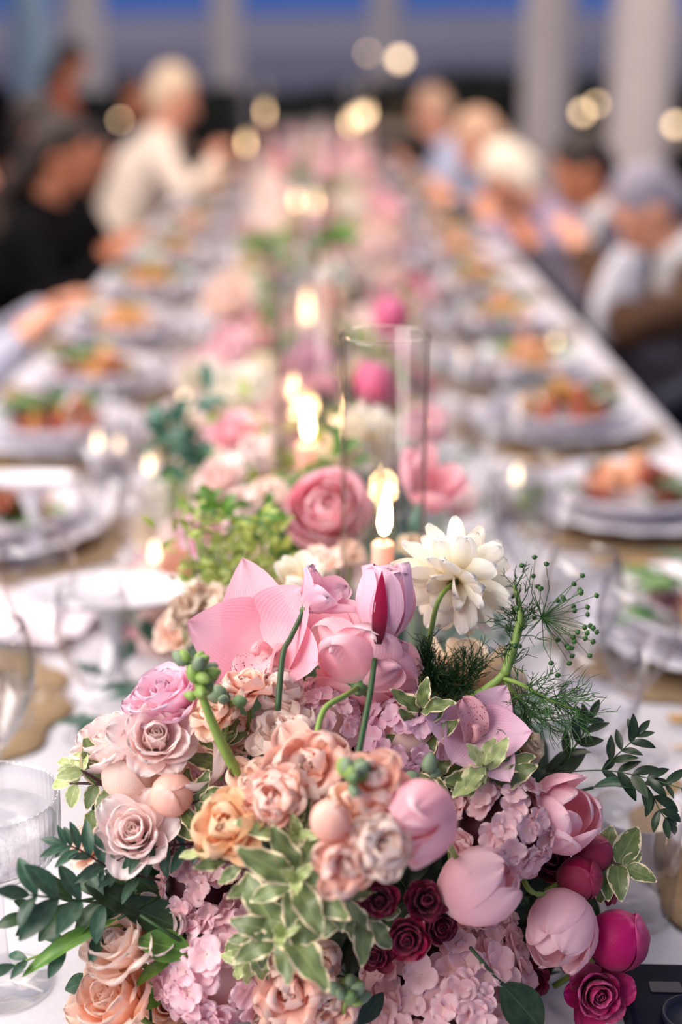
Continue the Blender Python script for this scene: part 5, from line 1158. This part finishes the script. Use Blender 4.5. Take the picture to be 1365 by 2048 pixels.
def fuse(V, Fc, vox, sm=4):
    me = bpy.data.meshes.new('body'); me.from_pydata([tuple(v) for v in V], [], Fc); me.update()
    o = bpy.data.objects.new('tmp', me); C.objects.link(o)
    a = o.modifiers.new('r', 'REMESH'); a.mode = 'VOXEL'; a.voxel_size = vox
    b = o.modifiers.new('s', 'SMOOTH'); b.iterations = sm; b.factor = 0.5
    dg = bpy.context.evaluated_depsgraph_get(); dg.update(); res = bpy.data.meshes.new_from_object(o.evaluated_get(dg))
    bpy.data.objects.remove(o); bpy.data.meshes.remove(me); res.materials.clear()
    res.polygons.foreach_set('use_smooth', [True] * len(res.polygons)); return res
def hand(V, Fc, w, d, upv, sgn):
    """palm at wrist w pointing along d; five fingers slightly curled"""
    d = d.normalized(); s = d.cross(upv).normalized() * sgn; n = upv.normalized(); pc = w + d * 0.045
    for k in (-1, 0, 1): cap(V, Fc, w + s * k * 0.016, w + d * 0.08 + s * k * 0.024, 0.017, 0.014, 10)
    for k, L in zip((-1.5, -0.5, 0.5, 1.5), (0.055, 0.072, 0.078, 0.068)):
        b = w + d * 0.085 + s * k * 0.021; m = b + (d * 0.9 - n * 0.25 + s * k * 0.10) * L * 0.5; e = m + (d * 0.55 - n * 0.8 + s * k * 0.05) * L * 0.5
        cap(V, Fc, b, m, 0.0095, 0.0085, 8); cap(V, Fc, m, e, 0.0085, 0.0072, 8)
    b = w + d * 0.025 + s * 0.028; m = b + (d * 0.6 + s * 0.75) * 0.038; e = m + (d * 0.9 + s * 0.2 - n * 0.3) * 0.03
    cap(V, Fc, b, m, 0.012, 0.0105, 8); cap(V, Fc, m, e, 0.0105, 0.008, 8)
def person(label, loc, rz, lean=0.35, headp=0.4, heady=0.0, hands=((-0.14, 0.50, 0.80), (0.14, 0.50, 0.80)), skin='skin', hair='hair_dark', hairstyle='short', top='suit_black', legs='suit_black', collar=None, sleeves=None, stand=False, vox=0.011, scale=0.93, longtop=False):
    t = thing('person', label, 'person', loc, 'guests at the banquet'); t.rotation_euler = (0, 0, rz); t.scale = (scale,) * 3
    hz = 0.95 if stand else 0.50
    pel = Vector((0, 0, hz)); sd = Vector((0, sin(lean), cos(lean))); nrm = Vector((0, cos(lean), -sin(lean)))
    nb = pel + sd * 0.50; chest = pel + sd * 0.34; waist = pel + sd * 0.14
    hd = Vector((0, sin(lean * 0.5 + headp * 0.5), cos(lean * 0.5 + headp * 0.5))); hc = nb + hd * 0.17
    B, Fb = [], []; Cv, Fc = [], []; Sv, Fs = [], []; Lv, Fl = [], []
    def torso(V, Fx, g):
        for sx in (-1, 1):
            cap(V, Fx, pel + Vector((sx * 0.07, 0, 0)), waist + Vector((sx * 0.06, 0, 0)), 0.105 + g, 0.10 + g)
            cap(V, Fx, waist + Vector((sx * 0.06, 0, 0)), chest + Vector((sx * 0.075, 0, 0)), 0.10 + g, 0.11 + g)
            cap(V, Fx, chest + Vector((sx * 0.075, 0, 0)), nb + Vector((sx * 0.10, 0, 0)) - sd * 0.05, 0.11 + g, 0.065 + g)
            cap(V, Fx, nb - sd * 0.03, nb + Vector((sx * 0.165, 0, 0)) - sd * 0.075, 0.055 + g, 0.062 + g)
    torso(B, Fb, 0.0); torso(Cv, Fc, 0.014)
    cap(B, Fb, nb - sd * 0.06, hc - hd * 0.05, 0.062, 0.055)
    cap(Cv, Fc, nb - sd * 0.06, nb + sd * 0.005, 0.085, 0.070)
    # head
    pit = headp + lean * 0.25; Rm = Matrix.Rotation(heady, 3, 'Z') @ Matrix.Rotation(-pit, 3, 'X')
    H = lambda x, y, z: hc + Rm @ Vector((x, y, z))
    ell(B, Fb, H(0, -0.012, 0.025), 0.077, 0.094, 0.098, Rm); ell(B, Fb, H(0, 0.022, -0.045), 0.058, 0.066, 0.070, Rm, 12)
    cap(B, Fb, H(0, 0.052, -0.092), H(0, 0.046, -0.08), 0.026, 0.03, 10)
    cap(B, Fb, H(0, 0.080, 0.012), H(0, 0.104, -0.028), 0.010, 0.0155, 8)
    cap(B, Fb, H(-0.04, 0.073, 0.028), H(0.04, 0.073, 0.028), 0.011, 0.011, 8)
    for sx in (-1, 1): ell(B, Fb, H(sx * 0.078, -0.01, -0.008), 0.011, 0.02, 0.033, Rm, 8); cap(B, Fb, H(sx * 0.035, 0.062, -0.03), H(sx * 0.03, 0.058, -0.04), 0.02, 0.02, 8)
    # arms
    for sx, hp in zip((-1, 1), hands):
        sh = nb + Vector((sx * 0.185, 0, 0)) - sd * 0.085; w = Vector(hp); v_ = w - sh; L = min(v_.length, 0.53); w = sh + v_.normalized() * L
        mid = (sh + w) / 2; bend = math.sqrt(max(0.0, 0.275 ** 2 - (L / 2) ** 2)); o_ = Vector((sx * 0.75, -0.25, -0.75)); o_ -= v_.normalized() * o_.dot(v_.normalized()); el = mid + o_.normalized() * bend
        cap(B, Fb, sh, el, 0.052, 0.041); cap(B, Fb, el, w, 0.042, 0.027); hand(B, Fb, w, (w - el), Vector((0, 0, 1)) if abs((w - el).normalized().z) < 0.9 else Vector((0, 1, 0)), -sx)
        A_, Af = (Sv, Fs) if sleeves else (Cv, Fc)
        cap(A_, Af, sh, el, 0.070, 0.060); e2 = el + (w - el) * (0.86); cap(A_, Af, el, e2, 0.060, 0.044)
    # legs
    for sx in (-1, 1):
        hip = pel + Vector((sx * 0.09, 0, -0.02))
        if stand: kn = hip + Vector((sx * 0.01, 0.03, -0.42)); an = Vector((sx * 0.11, 0.0, 0.085))
        else: kn = Vector((sx * 0.12, 0.42, 0.48)); an = Vector((sx * 0.12, 0.40, 0.085))
        toe = an + Vector((sx * 0.02, 0.15, -0.045))
        cap(B, Fb, hip, kn, 0.082, 0.055); cap(B, Fb, kn, an, 0.055, 0.036); cap(B, Fb, an + Vector((0, -0.03, -0.045)), toe, 0.034, 0.026)
        cap(Lv, Fl, hip, kn, 0.098, 0.072); cap(Lv, Fl, kn, an + (kn - an) * 0.06, 0.070, 0.058)
        X, Xf = [], []; cap(X, Xf, an + Vector((0, -0.035, -0.045)), toe, 0.040, 0.034); cap(X, Xf, an + Vector((0, -0.03, -0.04)), an, 0.04, 0.045)
        obj('shoe', fuse(X, Xf, 0.012, 2), MATS['shoe_black'], t)
    cap(Lv, Fl, pel + Vector((-0.07, 0, 0)), pel + Vector((0.07, 0, 0)), 0.118, 0.118)
    bd = obj('body', fuse(B, Fb, vox * 0.85, 3), MATS[skin], t)
    jk = obj('jacket' if 'suit' in top else 'top', fuse(Cv, Fc, vox, 3), MATS[top], t)
    if sleeves: obj('sleeves', fuse(Sv, Fs, vox, 3), MATS[sleeves], t)
    obj('trousers', fuse(Lv, Fl, 0.014, 3), MATS[legs], t)
    if collar:
        X, Xf = [], []; cap(X, Xf, nb - sd * 0.02, nb + hd * 0.035, 0.080, 0.070); cap(X, Xf, nb + nrm * 0.075 - sd * 0.02, chest + nrm * 0.118 - sd * 0.03, 0.035, 0.016); obj('shirt', fuse(X, Xf, 0.011, 2), MATS[collar], jk)
    # hair
    X, Xf = [], []
    ell(X, Xf, H(0, -0.026, 0.042), 0.083, 0.094, 0.096, Rm); ell(X, Xf, H(0, -0.055, -0.01), 0.072, 0.06, 0.075, Rm, 12)
    if hairstyle == 'long':
        for sx in (-1, 0, 1): cap(X, Xf, H(sx * 0.055, -0.05, 0.02), H(sx * 0.06, -0.075, -0.16), 0.05, 0.04, 10)
    if hairstyle == 'bob':
        for sx in (-1, 1): cap(X, Xf, H(sx * 0.068, -0.02, 0.02), H(sx * 0.07, -0.01, -0.07), 0.033, 0.028, 10)
    obj('hair', fuse(X, Xf, 0.011, 2), MATS[hair], t)
    for sx in (-1, 1):
        X, Xf = [], []; ell(X, Xf, H(sx * 0.031, 0.0765, 0.012), 0.011, 0.008, 0.007, Rm, 8); obj('eye', pydata('eye', X, Xf), MATS['eye_dark'], bd)
    X, Xf = [], []; cap(X, Xf, H(-0.022, 0.080, -0.058), H(0.022, 0.080, -0.058), 0.007, 0.007, 8); obj('mouth', pydata('mouth', X, Xf), MATS['lip'], bd)
    return t
chm = {'seat': boxmesh(0.42, 0.42, 0.035, 0.012, 0.405), 'leg': lathe([(0.014, 0.0), (0.02, 0.2), (0.022, 0.39)], 10, close=True), 'rail': boxmesh(0.40, 0.022, 0.05, 0.006), 'post': lathe([(0.017, 0.4), (0.018, 0.6), (0.014, 0.88)], 10, close=True), 'slat': boxmesh(0.03, 0.014, 0.36, 0.004)}
def chair(x, y, rz, lab):
    t = thing('dining_chair', lab, 'chair', (x, y, 0), 'dark wooden chairs along the table'); t.rotation_euler = (0, 0, rz); m = MATS['chair_wood']
    obj('seat', chm['seat'], m, t)
    for a in (-1, 1):
        for b in (-1, 1): obj('leg', chm['leg'], m, t, Matrix.Translation((a * 0.18, b * 0.18, 0)))
        obj('back_post', chm['post'], m, t, Matrix.Translation((a * 0.18, -0.19, 0)))
    for z in (0.50, 0.85): rl = obj('rail', chm['rail'], m, t, Matrix.Translation((0, -0.19, z)))
    for k in range(4): obj('slat', chm['slat'], m, rl, Matrix.Translation((-0.12 + k * 0.08, 0, -0.175)))
GUESTS = [  # side, y, x of the hips, keyword arguments, label
 (1, 3.62, 1.20, dict(lean=0.62, headp=0.75, hair='hair_grey', top='brown_wool', legs='suit_navy', collar='shirt_white', hands=((-0.10, 0.60, 0.96), (0.10, 0.50, 0.80))), 'grey-haired guest in a brown jacket, nearest face at right'),
 (1, 2.88, 0.98, dict(lean=0.05, headp=0.2, hair='hair_dark', top='suit_navy', legs='suit_navy', collar='shirt_white', hands=((-0.16, 0.30, 0.62), (0.16, 0.30, 0.62))), 'guest in a navy suit at the right edge, head outside the picture'),
 (1, 4.36, 1.12, dict(lean=0.55, headp=0.55, hair='hair_dark', top='suit_grey', legs='suit_grey', collar='shirt_white', skin='skin_tan', hands=((-0.16, 0.52, 0.86), (0.12, 0.52, 0.86))), 'dark-haired guest in a grey suit leaning to the table'),
 (1, 4.93, 1.06, dict(lean=0.70, headp=0.85, hair='hair_white', hairstyle='bob', top='lilac_cloth', legs='suit_grey', hands=((-0.14, 0.52, 0.86), (0.14, 0.52, 0.86))), 'white-haired guest bending over the plate beside the grey suit'),
 (1, 5.42, 0.90, dict(lean=0.50, headp=0.60, hair='hair_sandy', top='suit_black', legs='suit_black', hands=((-0.2, 0.46, 0.88), (0.16, 0.46, 0.88))), 'sandy-haired guest in black leaning far over the table'),
 (1, 7.1, 0.80, dict(lean=0.42, headp=0.4, hair='hair_sandy', top='shirt_blue', legs='suit_grey', hands=((-0.14, 0.42, 0.86), (0.14, 0.42, 0.86))), 'guest in a pale blue shirt farthest along the right side'),
 (-1, 3.0, -1.00, dict(lean=0.25, headp=0.3, hair='hair_blond', hairstyle='long', top='pale_grey_cloth', legs='suit_navy', hands=((-0.2, 0.42, 0.86), (0.14, 0.42, 0.86))), 'guest in a pale grey top at the left edge, one arm on the table'),
 (-1, 3.62, -0.96, dict(lean=0.08, headp=0.2, hair='hair_dark', top='suit_black', legs='suit_black', hands=((-0.16, 0.34, 0.78), (0.16, 0.34, 0.78))), 'guest in a black suit at left, head outside the picture'),
 (-1, 4.25, -0.95, dict(lean=0.30, headp=0.5, hair='hair_dark', hairstyle='long', top='suit_black', legs='suit_black', skin='skin_tan', hands=((-0.16, 0.36, 0.84), (0.16, 0.36, 0.84))), 'tan-faced guest in black third along the left side'),
 (-1, 4.80, -0.93, dict(lean=0.02, headp=0.2, hair='hair_dark', top='suit_black', legs='suit_black', hands=((-0.16, 0.32, 0.78), (0.16, 0.32, 0.78))), 'guest in a black suit fourth along the left side'),
 (-1, 5.45, -0.96, dict(scale=0.84, lean=0.10, headp=0.6, hair='hair_dark', top='suit_black', legs='suit_black', skin='skin_tan', hands=((-0.16, 0.34, 0.78), (0.16, 0.34, 0.78))), 'guest in a black suit just before the guest in cream'),
 (-1, 6.35, -0.92, dict(lean=0.48, headp=0.3, hair='hair_blond', hairstyle='short', top='cream_cloth', legs='cream_cloth', hands=((-0.24, 0.30, 0.86), (0.20, 0.42, 0.86)), turn=0.3, scale=1.03), 'fair-haired guest in cream seen from behind on the left side'),
]
for sd, y, x, kw, lab in GUESTS:
    kw = dict(kw); rz = (PI / 2 if sd > 0 else -PI / 2) + kw.pop('turn', 0)
    person(lab, (x, y, 0), rz, **kw)
    chair(x + sd * 0.03, y, rz, 'dark chair under the ' + ' '.join(lab.split(',')[0].split()[:11]))
person('tan-faced guest in rust standing far left behind the seated row', (-1.38, 7.3, 0), -1.2, lean=0.30, headp=0.5, hair='hair_dark', hairstyle='long', top='rust_cloth', legs='rust_cloth', skin='skin_tan', stand=True, hands=((-0.25, 0.35, 1.0), (0.2, 0.40, 1.0)), scale=0.80)
person('dark-suited guest standing farthest back at left', (-1.95, 8.4, 0), PI, lean=0.05, headp=0.1, hair='hair_dark', top='suit_black', legs='suit_black', stand=True, hands=((-0.22, 0.1, 0.85), (0.22, 0.1, 0.85)), scale=0.80, vox=0.013, skin='skin_tan')
person('dark-suited guest sitting back behind the guest in cream', (-1.0, 7.9, 0), -PI / 2, lean=0.0, headp=0.1, hair='hair_dark', top='suit_black', legs='suit_black', hands=((-0.2, 0.35, 0.7), (0.2, 0.35, 0.7)), vox=0.013, skin='skin_tan')
chair(-1.03, 7.9, -PI / 2, 'dark chair under the guest sitting behind the guest in cream')
